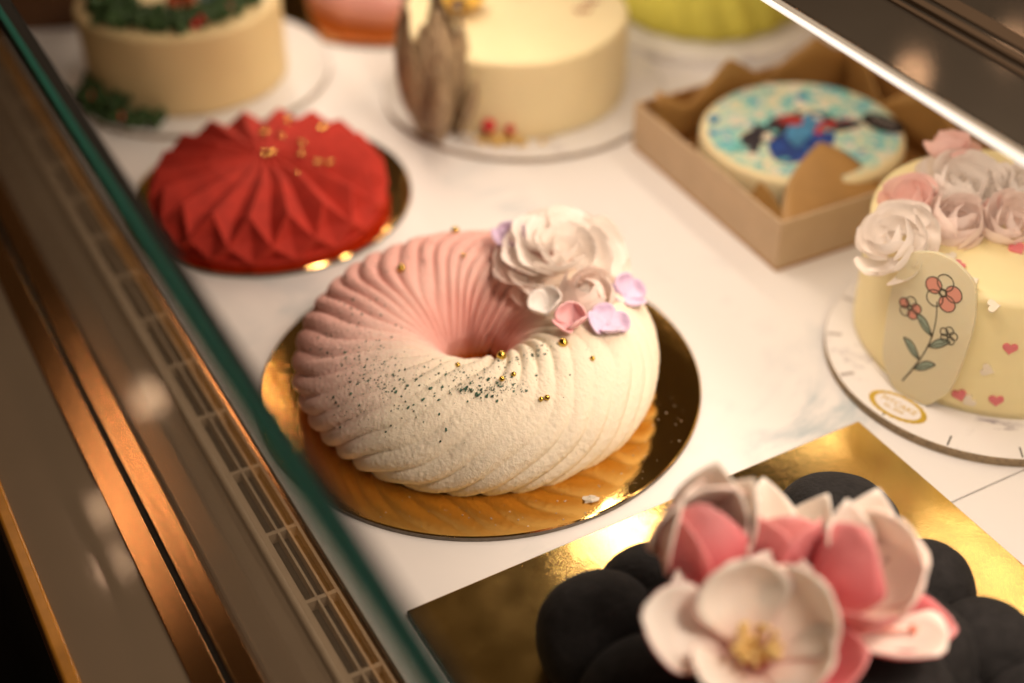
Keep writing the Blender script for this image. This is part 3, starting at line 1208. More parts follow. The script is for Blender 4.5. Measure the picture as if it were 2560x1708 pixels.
o.location = (XC[0] + .008, XC[1] - .022, .0655)
tag(o, 'orange red icing mound in the middle of the wreath', 'icing')
m = MB()
for i in range(7):
    m.ball((rr.uniform(-.009, .009), rr.uniform(-.004, .006), rr.uniform(0, .006)), rr.uniform(.004, .006), 8, 6, (1, 1, .9), 0, .1, rr)
o = m.build('icing_mound', simple('blue_grey_icing', (.16, .24, .24), .5, var=.3, vscale=150))
o.location = (XC[0] + .027, XC[1] - .014, .0640)
tag(o, 'blue grey icing mound right of the orange red one', 'icing')

# ------------------------------------------------------------------ pink cake at the far back
PC = (-.074, .477)
round_board('cake_board', 'round gold foil board under the pink cake at the back', PC, .0915, .003, MAT['gold'], MAT['card'])
MAT['pinkcream'] = simple('pink_glaze', (.76, .36, .32), .35, var=.06, vscale=30, sss=.1)
MAT['pinkcream_l'] = simple('pale_pink_cream', (.76, .50, .46), .5, var=.06, vscale=30, sss=.1)
t = thing('pink_cake', 'low pink glazed cake at the back between the wreath and ivory cakes', 'cake', (PC[0], PC[1], 0))
pr = [(.062, .0034), (.0645, .006), (.063, .018), (.059, .026), (.052, .030), (.042, .0315), (.012, .032)]
MB().lathe(pr, 96, fn=lambda th, i, r, z_: (r * (1 + .012 * math.cos(12 * th)), z_)).build('cake_body', MAT['pinkcream'], t)
MB().lathe([(.054, .0310), (.053, .0335), (.040, .0345), (.010, .0348)], 72, fn=lambda th, i, r, z_: (r * (1 + .05 * math.cos(7 * th)), z_)).build('cream_layer', MAT['pinkcream_l'], t)

# ------------------------------------------------------------------ lime cake
LC = (.166, .441)
round_board('cake_board', 'round pale board under the lime green cake', LC, .0920, .007, MAT['white_board_b'], MAT['white_board_b'])
MAT['lime'] = simple('lime_velvet', (.56, .51, .075), .8, var=.1, vscale=40, bscale=900, bstr=.3, bdist=.0004)
t = thing('lime_cake', 'pleated lime green dome cake at the back under the shelf', 'cake', (LC[0], LC[1], 0))
pr = [(.066, .0073), (.0695, .012), (.069, .022), (.064, .032), (.054, .041), (.038, .047), (.018, .050), (.003, .0505)]
MB().lathe(pr, 192, fn=lambda th, i, r, z_: (r * (1 + (.075 if i else .01) * (abs(math.sin(9 * th + .35 * i)) - .5)), z_)).build('cake_body', MAT['lime'], t)

# brown carton far left
MAT['carton'] = simple('brown_carton', (.11, .045, .014), .6, var=.12, vscale=30)
m = MB().box(-.11, .0, 0, .10, 0.0003, .09)
o = m.build('carton', MAT['carton'], smooth=False)
o.location = (-.2885, .430, 0)
o.rotation_euler = (0, 0, R_(8))
tag(o, 'dark brown carton behind the wreath cake at the far end', 'carton')

# ------------------------------------------------------------------ kraft box with the printed cake
BX = (.1693, .0978)
BA = R_(27.0)
BL, BWd, BHt = .164, .159, .0335
MAT['kraft_out'] = simple('kraft_outside', (.50, .36, .22), .55, var=.05, vscale=60, bscale=500, bstr=.08)
MAT['kraft_in'] = simple('kraft_inside', (.36, .175, .045), .6, var=.10, vscale=25, bscale=400, bstr=.1)
MAT['liner'] = simple('kraft_liner_paper', (.40, .22, .065), .5, var=.10, vscale=30, bscale=160, bstr=.25, bdist=.002)
t = thing('cake_box', 'open brown kraft box holding the blue printed cake', 'box', (BX[0], BX[1], 0), BA)
# wall thickness 2 mm: outside kraft_out, inside kraft_in
w = .0018
m = MB()
m.box(0, BL, 0, BWd, .0003, .0022, 1)
for x0, x1, y0, y1 in ((0, BL, 0, w), (0, BL, BWd - w, BWd), (0, w, w, BWd - w), (BL - w, BL, w, BWd - w)):
    m.box(x0, x1, y0, y1, .0022, BHt, 0)
o = m.build('box_tray', [MAT['kraft_out'], MAT['kraft_in']], t, smooth=False)
# give the inner wall faces the brown inside colour
cx, cy = BL / 2, BWd / 2
for pl in o.data.polygons:
    c, n_ = pl.center, pl.normal
    if abs(n_.z) < .5:
        inward = (cx - c.x) * n_.x + (cy - c.y) * n_.y > 0
        if inward and c.z > .003:
            pl.material_index = 1


def sheet(name, pts, mat, parent, thick=.0005, sub=2):
    """pts: grid rows of points"""
    nr, ncol = len(pts), len(pts[0])
    vs = [p for row in pts for p in row]
    fs = [(j * ncol + i, j * ncol + i + 1, (j + 1) * ncol + i + 1, (j + 1) * ncol + i) for j in range(nr - 1) for i in range(ncol - 1)]
    o = mk(name, vs, fs, mat, parent)
    s = o.modifiers.new('thickness', 'SOLIDIFY')
    s.thickness = thick
    if sub:
        s = o.modifiers.new('smooth', 'SUBSURF')
        s.levels = s.render_levels = sub
    return o


PCX, PCY, PCR, PCZ = .0700, .0760, .0625, .0365
# paper liner: folded corner flap standing in front of the cake, and flaps along the far walls
flap = []
for j in range(9):
    v = j / 8
    row = []
    for i in range(9):
        u = i / 8
        # a triangular corner folded in from the front wall over the cake
        bx_, by_ = .004 + .080 * u, .0035
        ax_, ay_ = .0625, .0500
        x = bx_ * (1 - v) + ax_ * v - .010 * math.sin(PI * v) * (1 - u) * 1.0
        y_ = by_ * (1 - v) + ay_ * v
        z_ = .024 + .0195 * math.sin(min(1.0, v * 1.15) * PI / 2) + .003 * math.sin(PI * u) * (1 - v)
        row.append((x, y_, z_))
    flap.append(row)
sheet('liner_flap', flap, MAT['liner'], t, sub=0)
side = []
for j in range(5):
    v = j / 4
    side.append([(.007 + .006 * v + .004 * math.sin(u * 5), .012 + u * .13, .004 + v * (.022 + .008 * math.sin(u * 7))) for u in [i / 8 for i in range(9)]])
sheet('liner_flap', side, MAT['liner'], t)
back = []
for j in range(5):
    v = j / 4
    back.append([(.006 + u * .152, BWd - .010 - .006 * v - .004 * math.sin(u * 9), .004 + v * (.030 + .024 * abs(((u * 2.3 + .2) % 1) * 2 - 1))) for u in [i / 28 for i in range(29)]])
sheet('liner_flap', back, MAT['liner'], t, sub=0)
right = []
for j in range(5):
    v = j / 4
    right.append([(BL - .010 - .008 * v + .004 * math.sin(u * 8), .010 + u * .130, .004 + v * (.026 + .028 * abs(((u * 1.8 + .4) % 1) * 2 - 1))) for u in [i / 28 for i in range(29)]])
sheet('liner_flap', right, MAT['liner'], t, sub=0)

bm_ = Matrix.Translation((BX[0], BX[1], 0)) @ Matrix.Rotation(BA, 4, 'Z')
pc = bm_ @ Vector((PCX, PCY, 0))
t = thing('printed_cake', 'round ivory cake with blue mottled printed top in the kraft box', 'cake', (pc.x, pc.y, 0), BA)
rr = random.Random(4)


def pc_fn(th, i, r, z_):
    return (r * (1 + .006 * math.sin(5 * th + 1)), z_)


MB().lathe([(PCR * .93, .0026)] + cyl_profile(PCR, .004, PCZ, .004), 96, fn=pc_fn).build('cake_body', MAT['buttercream'], t)


def print_mat():
    m, nt, b = new_mat('mottled_blue_print')
    co = coords(nt)
    f = noise(nt, co, 75, 5, .75)
    g = noise(nt, co, 150, 3)
    c1 = ramp(nt, f, [(.40, (.78, .68, .44)), (.48, (.42, .66, .52)), (.54, (.14, .52, .50)), (.64, (.06, .28, .56))])
    mx = N(nt, 'ShaderNodeMix', data_type='RGBA')
    nt.links.new(ramp(nt, g, [(.54, (0, 0, 0)), (.62, (1, 1, 1))]), mx.inputs[0])
    nt.links.new(c1, mx.inputs[6])
    mx.inputs[7].default_value = (.78, .70, .56, 1)
    nt.links.new(mx.outputs[2], b.inputs['Base Color'])
    b.inputs['Roughness'].default_value = .4
    return m


MAT['print'] = print_mat()
MAT['ink_blue'] = simple('ink_blue', (.012, .055, .26), .4, var=.5, vscale=120)
MAT['ink_dark'] = simple('ink_dark', (.022, .018, .028), .4, var=.4, vscale=150)
MAT['ink_red'] = simple('ink_red', (.38, .03, .03), .4, var=.5, vscale=150)
MAT['ink_cream'] = simple('ink_cream', (.80, .72, .56), .4, var=.1, vscale=120)
MAT['ink_teal'] = simple('ink_teal', (.16, .52, .50), .4, var=.4, vscale=120)
MAT['ink_sky'] = simple('ink_sky', (.06, .25, .46), .4, var=.3, vscale=120)


def wobbly(cx, cy, rx, ry, rot, seed, n=26, amp=.22):
    r_ = random.Random(seed)
    ph = [r_.uniform(0, 6.28) for _ in range(3)]
    out = []
    for i in range(n):
        a = 2 * PI * i / n
        k = 1 + amp * (math.sin(2 * a + ph[0]) + .6 * math.sin(3 * a + ph[1]) + .4 * math.sin(5 * a + ph[2])) / 1.6
        x, y_ = rx * k * math.cos(a), ry * k * math.sin(a)
        out.append((cx + x * math.cos(rot) - y_ * math.sin(rot), cy + x * math.sin(rot) + y_ * math.cos(rot)))
    return out


m = MB()
m.plate(wobbly(0, 0, PCR - .004, PCR - .004, 0, 1, 60, .012), PCZ, PCZ + .0006, 0)
dz = 0
for i, (cx_, cy_, rx, ry, rot, mi) in enumerate([(-.010, -.014, .022, .014, .75, 1), (-.020, .008, .020, .007, .2, 2), (.010, .004, .010, .007, .3, 4), (.018, -.006, .012, .005, .2, 3),
                                                 (.026, -.010, .009, .004, .1, 2), (-.004, -.002, .014, .006, .9, 4), (-.034, .002, .014, .003, .9, 2), (.0, .012, .007, .005, .2, 3)]):
    dz += 1
    m.plate(wobbly(cx_, cy_, rx * 1.25, ry * 1.25, rot, i + 30), PCZ + .0005, PCZ + .0006 + .00006 * dz, mi)
pr_ = random.Random(21)
for q in range(64):
    a, rr_ = pr_.uniform(0, 6.28), PCR * .90 * pr_.uniform(.05, 1) ** .5
    dz += 1
    sz = pr_.uniform(.0012, .0042)
    m.plate(wobbly(rr_ * math.cos(a), rr_ * math.sin(a), sz, sz * pr_.uniform(.4, 1), pr_.uniform(0, 3), q + 90, 12, .35), PCZ + .0005, PCZ + .0006 + .00001 * dz + .0004,
            pr_.choice([5, 5, 5, 6, 6, 4, 1 if rr_ < .03 else 6, 2 if rr_ < .03 else 5]))
m.build('printed_picture', [MAT['print'], MAT['ink_blue'], MAT['ink_dark'], MAT['ink_red'], MAT['ink_sky'], MAT['ink_cream'], MAT['ink_teal']], t, smooth=False)
# dark oval tag at the right rim
m = MB()
ov = [(.0135 * math.cos(2 * PI * i / 32), .0085 * math.sin(2 * PI * i / 32)) for i in range(32)]
m.plate(ov, 0, .0014, 0)
for k, yv in enumerate((.0018, -.0018)):
    m.tube([(-.008 + .016 * q / 24, yv + .0009 * math.sin(q * 1.9 + k), .0014) for q in range(25)], .0003, 5, 1)
o = m.build('oval_tag', [simple('dark_chocolate', (.014, .008, .007), .6, spec=.2), simple('pale_script', (.5, .45, .42), .5)], None, smooth=False)
tp = bm_ @ Vector((PCX + .0455, PCY - .020, PCZ + .0012))
o.location = tp
o.rotation_euler = (0, R_(4), BA + R_(-62))
tag(o, 'dark chocolate oval tag with pale script on the printed cake rim', 'tag')

# ------------------------------------------------------------------ yellow cake with wafer flowers
YC = (.2745, .0325)
yb = thing('cake_board', 'round marble print board with hour ticks under the yellow cake', 'cake board', (.270, .0162, 0))
n = 160
m = MB()
m.lathe([(.0857, .0002), (.0860, .0006), (.0860, .0050), (.0857, .0053), (.05, .0053), (.01, .0053)], n)
for i in range(len(m.f)):
    m.m[i] = 0 if (3 * n <= i < 5 * n or i == len(m.f) - 1) else 1
autosmooth(m.build('board_disc', [MAT['white_board'], MAT['card_brown']], yb), 40)
MAT['tick'] = simple('printed_black', (.02, .02, .02), .5)
MAT['tick_pale'] = simple('printed_grey', (.42, .38, .36), .5)
for k in range(15):
    a = R_(-93.8 - 24.4 * k)
    c, s_ = math.cos(a), math.sin(a)
    pale = k in (3, 4, 5)
    w_ = .0004 if not pale else .0012
    r0, r1 = .0770, .0845
    vs_ = [(r0 * c - w_ * -s_, r0 * s_ - w_ * c), (r1 * c - w_ * -s_, r1 * s_ - w_ * c), (r1 * c + w_ * -s_, r1 * s_ + w_ * c), (r0 * c + w_ * -s_, r0 * s_ + w_ * c)]
    MB().plate(vs_, .0053, .00545).build('hour_tick', MAT['tick_pale' if pale else 'tick'], yb, smooth=False)

# oval gold sticker with the shop's writing
MAT['gold_ink'] = simple('gold_ink', (.62, .42, .05), .35, .3, var=.15, vscale=500)
MAT['sticker'] = simple('sticker_white', (.78, .74, .72), .3)
st_ = thing('sticker', 'oval white sticker with gold scalloped rim on the marble board', 'sticker', (.2119, -.0290, .0054), R_(-46))
ax, ay = .0158, .0088
el = lambda k, n_=72: [(ax * k * math.cos(2 * PI * i / n_), ay * k * math.sin(2 * PI * i / n_)) for i in range(n_)]
m = MB()
rim = [(ax * (1 + .035 * abs(math.sin(12 * 2 * PI * i / 144))) * math.cos(2 * PI * i / 144), ay * (1 + .06 * abs(math.sin(12 * 2 * PI * i / 144))) * math.sin(2 * PI * i / 144)) for i in range(144)]
m.plate(rim, 0, .0001)
m.build('gold_rim', MAT['gold_ink'], st_, smooth=False)
m = MB()
m.plate(el(.82), .0001, .0002)
m.build('sticker_face', MAT['sticker'], st_, smooth=False)


def text(body, size, x, y_, z_, mat, parent, name):
    cu = bpy.data.curves.new(name, 'FONT')
    cu.body = body
    cu.size = size
    cu.align_x = 'CENTER'
    cu.align_y = 'CENTER'
    cu.extrude = .00005
    tmp = bpy.data.objects.new(name, cu)
    COL.objects.link(tmp)
    bpy.context.view_layer.update()
    me = bpy.data.meshes.new_from_object(tmp.evaluated_get(bpy.context.evaluated_depsgraph_get()))
    bpy.data.objects.remove(tmp)
    me.materials.clear()
    me.materials.append(mat)
    o = link(name, me, parent)
    o.location = (x, y_, z_)
    return o


text('MTCAKE', .0052, 0, .0012, .00026, MAT['gold_ink'], st_, 'lettering')
text('Est. 2009', .0030, -.0005, -.0030, .00026, MAT['gold_ink'], st_, 'lettering')

yc = round_cake('yellow_cake', 'pale yellow buttercream cake topped with wafer flowers at the right', YC, .0725, .0055, .0780, .0055, MAT['buttercream_b'], .0005, seed=8)

# plaque leaning on the cake: plain generic line drawing of a flower spray
MAT['plaque'] = simple('translucent_cream_plaque', (.68, .62, .43), .35, var=.02, vscale=40, sss=.35, sssr=.003)
MAT['line'] = simple('plaque_line', (.055, .05, .035), .6)
MAT['plaque_pink'] = simple('plaque_pink', (.66, .29, .22), .5)
MAT['plaque_leaf'] = simple('plaque_green', (.30, .38, .30), .5)
pb = Vector((.2202, -.0218, .0056))
dirc = Vector((YC[0] - pb.x, YC[1] - pb.y, 0)).normalized()
t = thing('cake_plaque', 'translucent cream plaque with line drawn flower spray leaning on the yellow cake', 'plaque', pb)
zax = (Vector((0, 0, 1)) + dirc * .07).normalized()
xax = Vector((-dirc.y, dirc.x, 0)) * -1
yax = zax.cross(xax)
t.matrix_world = Matrix.Translation(pb) @ Matrix(((xax.x, yax.x, zax.x), (xax.y, yax.y, zax.y), (xax.z, yax.z, zax.z))).to_4x4()
# outline in (x, z): a tall rounded scalloped tag
out = []
nn_ = 120
for i in range(nn_):
    a = 2 * PI * i / nn_ - PI / 2
    k = 1 + .012 * math.sin(9 * a)
    sg = lambda q, e: math.copysign(abs(q) ** e, q)
    hx = .0225 * k * (1.0 + .10 * math.sin(a)) * sg(math.cos(a), .72)
    hz = .0420 + .0425 * k * sg(math.sin(a), .72)
    out.append((hx, hz))
vs_ = [(x, -.0012, z_) for x, z_ in out] + [(x, .0008, z_) for x, z_ in out]
fs_ = [tuple(range(nn_)), tuple(range(2 * nn_ - 1, nn_ - 1, -1))] + [(i, nn_ + i, nn_ + (i + 1) % nn_, (i + 1) % nn_) for i in range(nn_)]
o = mk('plaque_face', vs_, fs_, MAT['plaque'], t)
autosmooth(o, 40)


def flat_curve(mb, pts, r, mi):
    mb.tube([(x, -.0013, z_) for x, z_ in pts], r, 5, mi)


m = MB()
stem = [(-.006 + .010 * math.sin(q / 16 * 2.2), .008 + .052 * q / 16) for q in range(17)]
flat_curve(m, stem, [.00038 - .00001 * q for q in range(17)], 0)
for q, sgn in ((3, 1), (5, -1), (8, 1), (10, -1)):
    x, z_ = stem[q]
    lf = [(x + sgn * .011 * k, z_ + .008 * k + sgn * 0) for k in [i / 8 for i in range(9)]]
    up = [(xx + 0, zz + .0032 * math.sin(PI * i / 8)) for i, (xx, zz) in enumerate(lf)]
    dn = [(xx + 0, zz - .0022 * math.sin(PI * i / 8)) for i, (xx, zz) in enumerate(lf)]
    poly = up + dn[::-1][1:-1]
    k = len(poly)
    m.add([(xx, -.00125, zz) for xx, zz in poly], [tuple(range(k))], 2)
    flat_curve(m, up, .00028, 0)
    flat_curve(m, dn, .00028, 0)
    flat_curve(m, lf[:7], .0002, 0)
for cx_, cz_, R0, pk in ((.004, .066, .0105, 1), (-.011, .050, .0065, 1), (.012, .045, .005, 3)):
    for i in range(5):
        a = 2 * PI * i / 5 + .3
        px, pz = cx_ + R0 * .55 * math.cos(a), cz_ + R0 * .55 * math.sin(a)
        poly = [(px + R0 * .42 * math.cos(b), pz + R0 * .42 * math.sin(b)) for b in [2 * PI * j / 18 for j in range(18)]]
        if pk == 1 and i % 2 == 0:
            m.add([(xx, -.00122 - .00001 * i, zz) for xx, zz in poly], [tuple(range(18))], 1)
        m.tube([(xx, -.0013, zz) for xx, zz in poly], .00026, 5, 0, closed=True)
    m.tube([(cx_ + R0 * .2 * math.cos(b), -.00135, cz_ + R0 * .2 * math.sin(b)) for b in [2 * PI * j / 12 for j in range(12)]], .00028, 5, 0, closed=True)
m.build('line_drawing', [MAT['line'], MAT['plaque_pink'], MAT['plaque_leaf'], MAT['plaque']], t)

# wafer flowers on the yellow cake
YW = petal_mesh('wafer_petal', .0150, .0175, [MAT['wafer_white'], MAT['wafer_white']], cup=.60, belly=.24, curl=-.12, seed=3, thick=0)
YPk = petal_mesh('wafer_petal', .0145, .0170, [MAT['wafer_blush'], MAT['wafer_blush']], cup=.60, belly=.24, curl=-.12, seed=5, thick=0)
YPp = petal_mesh('wafer_petal', .0115, .0160, [MAT['wafer_pink'], MAT['wafer_pink']], cup=.7, belly=.22, curl=0, seed=7, thick=0)
YM = {'w': YW, 'b': YPk, 'p': YPp}
GRP = 'wafer flowers on the yellow cake'
full = lambda k, k2: [(3, .002, .004, 6, .55, k), (4, .005, .003, 26, .82, k), (5, .0075, .001, 50, 1.0, k), (5, .009, -.001, 72, 1.05, k2)]
for lab, loc, nrm, rings, sd in [
    ('bright white wafer rose hanging over the left rim of the yellow cake', (.2105, .0110, .0775), (-.55, -.35, .8), full('w', 'w'), 4),
    ('pink wafer flower behind the bright white rose', (.2235, .0440, .0775), (-.4, -.1, .9), [(3, .003, .003, 20, .9, 'p'), (5, .005, .001, 45, 1.1, 'p')], 5),
    ('cup shaped blush wafer flower on the middle of the flower arc', (.2420, .0230, .0765), (-.05, -.35, .9), [(3, .0025, .003, 8, .8, 'b'), (5, .006, .001, 28, 1.05, 'b'), (5, .007, 0, 44, 1.0, 'b')], 6),
    ('largest white wafer rose at the top of the flower arc', (.2510, .0540, .0775), (-.05, -.3, .95), [(a, b_ * 1.25, c_ * 1.2, d_, e_ * 1.22, k_) for a, b_, c_, d_, e_, k_ in full('w', 'w')], 7),
    ('blush pink wafer rose at the right edge of the flower arc', (.2680, .0210, .0770), (.0, -.45, .9), full('b', 'p'), 8),
    ('shaded white wafer rose under the shelf edge behind the blush pink rose', (.2820, .0480, .0775), (.1, -.3, .95), full('w', 'w'), 9)]:
    rose(lab, loc, nrm, [(a, b_ * .88, c_ * .88, d_, e_ * .88, k_) for a, b_, c_, d_, e_, k_ in rings], YM, GRP, sd, name='wafer_flower')
put = petal_mesh('wafer_petal', .008, .011, [MAT['wafer_pink'], MAT['wafer_pink']], cup=.6, belly=.2, curl=0, seed=9, thick=0)
rose('deep pink wafer bud peeking out behind the largest white rose', (.2500, .0740, .0775), (.05, .3, 1), [(4, .004, .012, 20, 1.1, 'x'), (4, .006, .010, 45, 1.1, 'x')], {'x': put}, GRP, 12, name='wafer_flower')

# sugar hearts
MAT['heart_pink'] = simple('pink_sugar', (.70, .19, .20), .5, var=.08, vscale=300, sss=.2, sssr=.002)
MAT['heart_white'] = simple('white_sugar', (.78, .70, .56), .5, sss=.2, sssr=.002)


def heart_mesh(name, s, th, mat):
    pts = []
    for i in range(36):
        a = 2 * PI * i / 36
        pts.append((s * math.sin(a) ** 3, s * (.8125 * math.cos(a) - .3125 * math.cos(2 * a) - .125 * math.cos(3 * a) - .0625 * math.cos(4 * a))))
    m = MB()
    m.plate([(x * .93, y_ * .93) for x, y_ in pts], 0, th)
    o = m.build(name, mat, None)
    return o


def heart(label, loc, normal, pink, spin, s=.0036):
    o = heart_mesh('sugar_heart', s, .0013, MAT['heart_pink' if pink else 'heart_white'])
    autosmooth(bevel(o, .0004, 2), 50)
    q = Vector((0, 0, 1)).rotation_difference(Vector(normal).normalized())
    o.matrix_world = Matrix.Translation(loc) @ q.to_matrix().to_4x4() @ Matrix.Rotation(spin, 4, 'Z')
    tag(o, label, 'sugar heart', 'sugar hearts on the yellow cake')


def side_heart(label, deg, z_, pink, spin, s=.0039):
    x, y_ = ring_xy(YC, .0726, deg)
    nrm = Vector((math.cos(R_(deg)), math.sin(R_(deg)), 0))
    o_before = None
    heart(label, (x, y_, z_), nrm, pink, 0, s)
    o = COL.objects[-1]
    # upright: local Y up
    zax = nrm
    xax = Vector((0, 0, 1)).cross(zax)
    yax = zax.cross(xax)
    o.matrix_world = Matrix.Translation((x, y_, z_)) @ Matrix(((xax.x, yax.x, zax.x), (xax.y, yax.y, zax.y), (xax.z, yax.z, zax.z))).to_4x4() @ Matrix.Rotation(spin, 4, 'Z')


side_heart('pink heart highest on the front wall of the yellow cake', -103.4, .050, True, 0)
side_heart('white heart tipped sideways below the highest pink one', -109.7, .0348, False, 1.4)
side_heart('tilted pink heart low on the wall touching a white one', -117.6, .0156, True, .5)
side_heart('white heart at the foot of the wall touching a pink one', -113.6, .0135, False, -.8)
side_heart('pink heart low on the wall standing alone', -103.8, .0171, True, .1)
TZ = .0782
heart('pink heart on the cake top in front of the blush pink rose', (.2672, .0040, TZ), (0, -.2, 1), True, .3, .0045)
heart('pink heart cut by the right picture edge on the cake top', (.2705, -.0075, TZ), (0, 0, 1), True, 1.2)
heart('left pink heart on the cake top right behind the plaque', (.2262, -.0040, TZ), (0, 0, 1), True, 1.0)
heart('right pink heart on the cake top right behind the plaque', (.2350, -.0090, TZ), (0, 0, 1), True, -1.2)
heart('white heart between the two pink ones behind the plaque', (.2330, -.0020, TZ), (0, 0, 1), False, .4)
heart('white heart lying on the cake top right of the plaque top', (.2383, -.0225, TZ - .0003), (-.05, -.1, 1), False, 1.9)
heart('white heart at the front brink of the yellow cake top', (.2440, -.0400, TZ - .0022), (-.1, -.45, 1), False, 1.5)

# ------------------------------------------------------------------ black cloud cake
MAT['black'] = simple('black_velvet', (.0115, .0105, .0108), .9, var=.45, vscale=160, bscale=520, bstr=.6, bdist=.0012, spec=.3)
t = thing('black_cake', 'matte black cloud shaped cake with pink magnolias on the square gold board', 'cake', (.125, -.205, .0028))
bc = (.125, -.205)
DOMES = [(.0520, -.1900, .0260, .046), (.0745, -.1690, .0225, .042), (.1600, -.1320, .0290, .042), (.1920, -.1640, .0215, .036), (.2090, -.2000, .0225, .038),
         (.1800, -.2080, .0230, .046), (.2230, -.2300, .0215, .034), (.1150, -.2150, .0460, .069), (.0700, -.2300, .0280, .050), (.1180, -.1620, .0250, .040),
         (.1050, -.2560, .0330, .056), (.1550, -.2350, .0330, .055), (.1550, -.1850, .0280, .046)]
rd = random.Random(77)
m = MB()
m.lathe([(.078, .0002), (.082, .008), (.078, .022), (.060, .036), (.030, .044), (.004, .046)], 64,
        fn=lambda th, i, r, z_: (r * (1 + .06 * math.sin(5 * th + 1)), z_))
m.build('cake_base', MAT['black'], t)
for x, y_, r, h in DOMES:
    r *= 1.06
    q1, q2, q3 = rd.uniform(0, 6), rd.uniform(0, 6), rd.uniform(0, 6)

    def lump(th, i, rr_, zz, q1=q1, q2=q2, q3=q3):
        k = 1 + .022 * math.sin(2 * th + q1 + i * .25) + .014 * math.sin(3 * th + q2 - i * .3) + .008 * math.sin(7 * th + q3 + i * .8)
        return rr_ * k, zz
    pr = []
    for i in range(15):
        a = -0.62 + (PI / 2 + .60) * i / 14
        pr.append((r * math.cos(a) if i else r * math.cos(a) * .98, .0002 + (h - .0002) * (math.sin(a) + math.sin(.62)) / (1 + math.sin(.62))))
    MB().lathe(pr, 56, fn=lump).build('cake_dome', MAT['black'], t).location = (x - bc[0], y_ - bc[1], 0)

# magnolias


def petal_paint(name, stops, streak=.12):
    """sugar paste dusted with colour from the base of the petal to its tip, with faint lengthwise veins"""
    m, nt, b = new_mat(name)
    co = coords(nt)
    sep = N(nt, 'ShaderNodeSeparateXYZ')
    nt.links.new(co, sep.inputs[0])
    mp = N(nt, 'ShaderNodeMapping')
    mp.inputs['Scale'].default_value = (1, 1, .08)
    nt.links.new(co, mp.inputs['Vector'])
    vein = noise(nt, mp.outputs['Vector'], 520, 3)
    a = N(nt, 'ShaderNodeMath', operation='MULTIPLY_ADD')
    nt.links.new(sep.outputs['Z'], a.inputs[0])
    a.inputs[1].default_value = 1 / .036
    b2 = N(nt, 'ShaderNodeMath', operation='MULTIPLY_ADD')
    nt.links.new(vein, b2.inputs[0])
    b2.inputs[1].default_value = streak * 2
    b2.inputs[2].default_value = -streak
    nt.links.new(b2.outputs[0], a.inputs[2])
    nt.links.new(ramp(nt, a.outputs[0], stops), b.inputs['Base Color'])
    b.inputs['Roughness'].default_value = .55
    b.inputs['Subsurface Weight'].default_value = .45
    b.inputs['Subsurface Radius'].default_value = (1, .8, .7)
    b.inputs['Subsurface Scale'].default_value = .004
    bump(nt, b, vein, .25, .0006)
    return m


MAT['mag_in'] = petal_paint('magnolia_inner', [(.0, (.80, .42, .38)), (.16, (.88, .66, .58)), (.36, (.93, .83, .74)), (.95, (.93, .84, .75))], .07)
MAT['mag_white'] = petal_paint('magnolia_white', [(.05, (.84, .55, .50)), (.35, (.90, .78, .70)), (.8, (.91, .82, .73))])
MAT['mag_out'] = petal_paint('magnolia_outer', [(.05, (.50, .08, .10)), (.5, (.60, .13, .155)), (.95, (.70, .27, .28))])
MAT['mag_blush'] = petal_paint('magnolia_blush', [(.05, (.70, .22, .23)), (.4, (.82, .46, .43)), (.9, (.90, .74, .66))])
MAT['stamen'] = simple('stamen_orange', (.92, .60, .24), .6, var=.25, vscale=300)
MG = {'o': petal_mesh('magnolia_petal', .0150, .033, [MAT['mag_out'], MAT['mag_in']], cup=.50, belly=.15, curl=.02, point=.25, base=.35, seed=1, thick=.0006),
      'i': petal_mesh('magnolia_petal', .0160, .031, [MAT['mag_blush'], MAT['mag_in']], cup=.45, belly=.14, curl=-.12, point=.12, base=.35, seed=2, thick=.0009),
      'w': petal_mesh('magnolia_petal', .0110, .034, [MAT['mag_white'], MAT['mag_white']], cup=.5, belly=.12, curl=.05, point=.85, base=.35, seed=3, thick=.0006),
      'd': petal_mesh('magnolia_petal', .0140, .033, [MAT['mag_out'], MAT['mag_out']], cup=.75, belly=.22, curl=-.1, point=.55, base=.35, seed=4, thick=.0009)}


def magnolia(label, loc, normal, petals, seed, stamens=True, rotz=0.0):
    t = thing('magnolia_flower', label, 'sugar flower', loc, rotz, 'magnolias on the black cake', normal)
    for ang, r, zz, tilt, sc_, key in petals:
        put_petal(MG[key], t, R_(ang), r, zz, R_(tilt), sc_)
    if stamens:
        rr = random.Random(seed)
        m = MB()
        for i in range(34):
            a = rr.uniform(0, 6.28)
            q = rr.uniform(0, 1) ** .5
            hgt = rr.uniform(.010, .017)
            p0 = (.002 * q * math.cos(a), .002 * q * math.sin(a), .001)
            p1 = (.0085 * q * math.cos(a), .0085 * q * math.sin(a), hgt)
            m.tube([p0, ((p0[0] + p1[0]) / 2, (p0[1] + p1[1]) / 2, hgt * .55), p1], .0006, 5)
            m.ball(p1, .0014, 6, 5)
        m.build('stamens', MAT['stamen'], t)
    m = MB().ball((0, 0, -.001), .005, 12, 8, (1, 1, .7))
    m.build('flower_base', MAT['mag_out'], t)
    return t


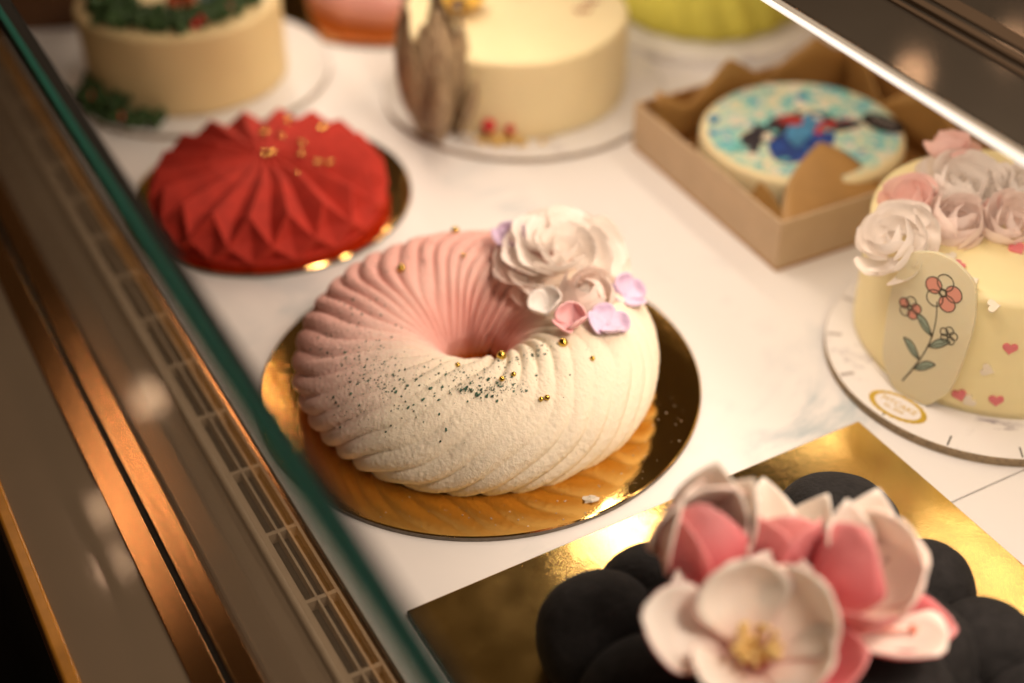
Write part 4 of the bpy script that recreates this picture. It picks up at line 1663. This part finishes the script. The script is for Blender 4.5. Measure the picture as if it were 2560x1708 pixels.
magnolia('open front magnolia showing orange stamens on the black cake', (.1040, -.2450, .0690), (-.05, -.32, 1),
         [(12, .005, .001, 42, 1.18, 'i'), (74, .009, .001, 58, 1.18, 'o'), (304, .005, .001, 47, 1.20, 'i'), (246, .005, .001, 52, 1.0, 'i'), (186, .005, .001, 58, .88, 'i'), (128, .005, .001, 54, .92, 'i'),
          (336, .006, -.002, 70, 1.15, 'o'), (35, .006, -.002, 70, 1.15, 'o'), (268, .006, -.003, 80, 1.1, 'd'), (212, .006, -.003, 78, 1.1, 'd')], 2)
magnolia('tall half closed magnolia with dark pink outer petals, left of the bunch', (.0890, -.2040, .0680), (-.06, -.06, 1),
         [(168, .009, .001, -8, 1.30, 'd'), (112, .009, 0, 0, 1.25, 'o'), (25, .007, .004, 2, 1.40, 'i'), (335, .007, .003, 10, 1.40, 'w'), (300, .007, .002, 20, 1.3, 'w'), (62, .007, .003, 6, 1.35, 'i')], 3, False)
magnolia('magnolia with white pointed petals at the right of the bunch', (.1430, -.2160, .0640), (.14, -.05, 1),
         [(118, .012, .004, -4, 1.30, 'd'), (300, .006, .001, 22, 1.3, 'i'), (345, .006, .003, 28, 1.25, 'w'), (262, .006, 0, 30, 1.25, 'i'), (222, .007, -.002, 62, 1.15, 'o'), (20, .006, .002, 18, 1.2, 'w'), (70, .006, .002, 14, 1.15, 'w'), (250, .007, -.004, 74, 1.1, 'd'), (178, .008, 0, 34, .95, 'o')], 4, False)
magnolia('pink magnolia filling the gap behind the open front one', (.1180, -.2060, .0640), (.05, .25, 1),
         [(180, .006, .002, 4, 1.1, 'o'), (130, .006, .002, 10, 1.05, 'o'), (230, .006, .002, 12, 1.05, 'o'), (300, .006, .003, 22, 1.1, 'w'), (20, .006, .003, 16, 1.15, 'w'), (70, .006, .003, 20, 1.1, 'i')], 5, False)
MAT['bead'] = simple('pale_pink_bead', (.70, .46, .38), .25, coat=.3)
o = MB().ball((0, 0, 0), .0030, 16, 12).build('sugar_bead', MAT['bead'])
o.location = (.1655, -.2170, .0700)
tag(o, 'pale bead on the black dome right of the magnolias', 'bead')
t = thing('sugar_stamen', 'cream stalk with a pink tip poking out right of the magnolias', 'sugar stamen', (.1530, -.2260, .0640), 0)
MB().tube([(0, 0, 0), (.006, -.0015, .001), (.0125, -.002, .0015)], [.0016, .0013, .0009], 8).build('stalk', MAT['mag_in'], t)
MB().ball((.0135, -.0022, .0016), .0019, 12, 9).build('stalk_tip', simple('stalk_tip_pink', (.66, .24, .17), .5), t)
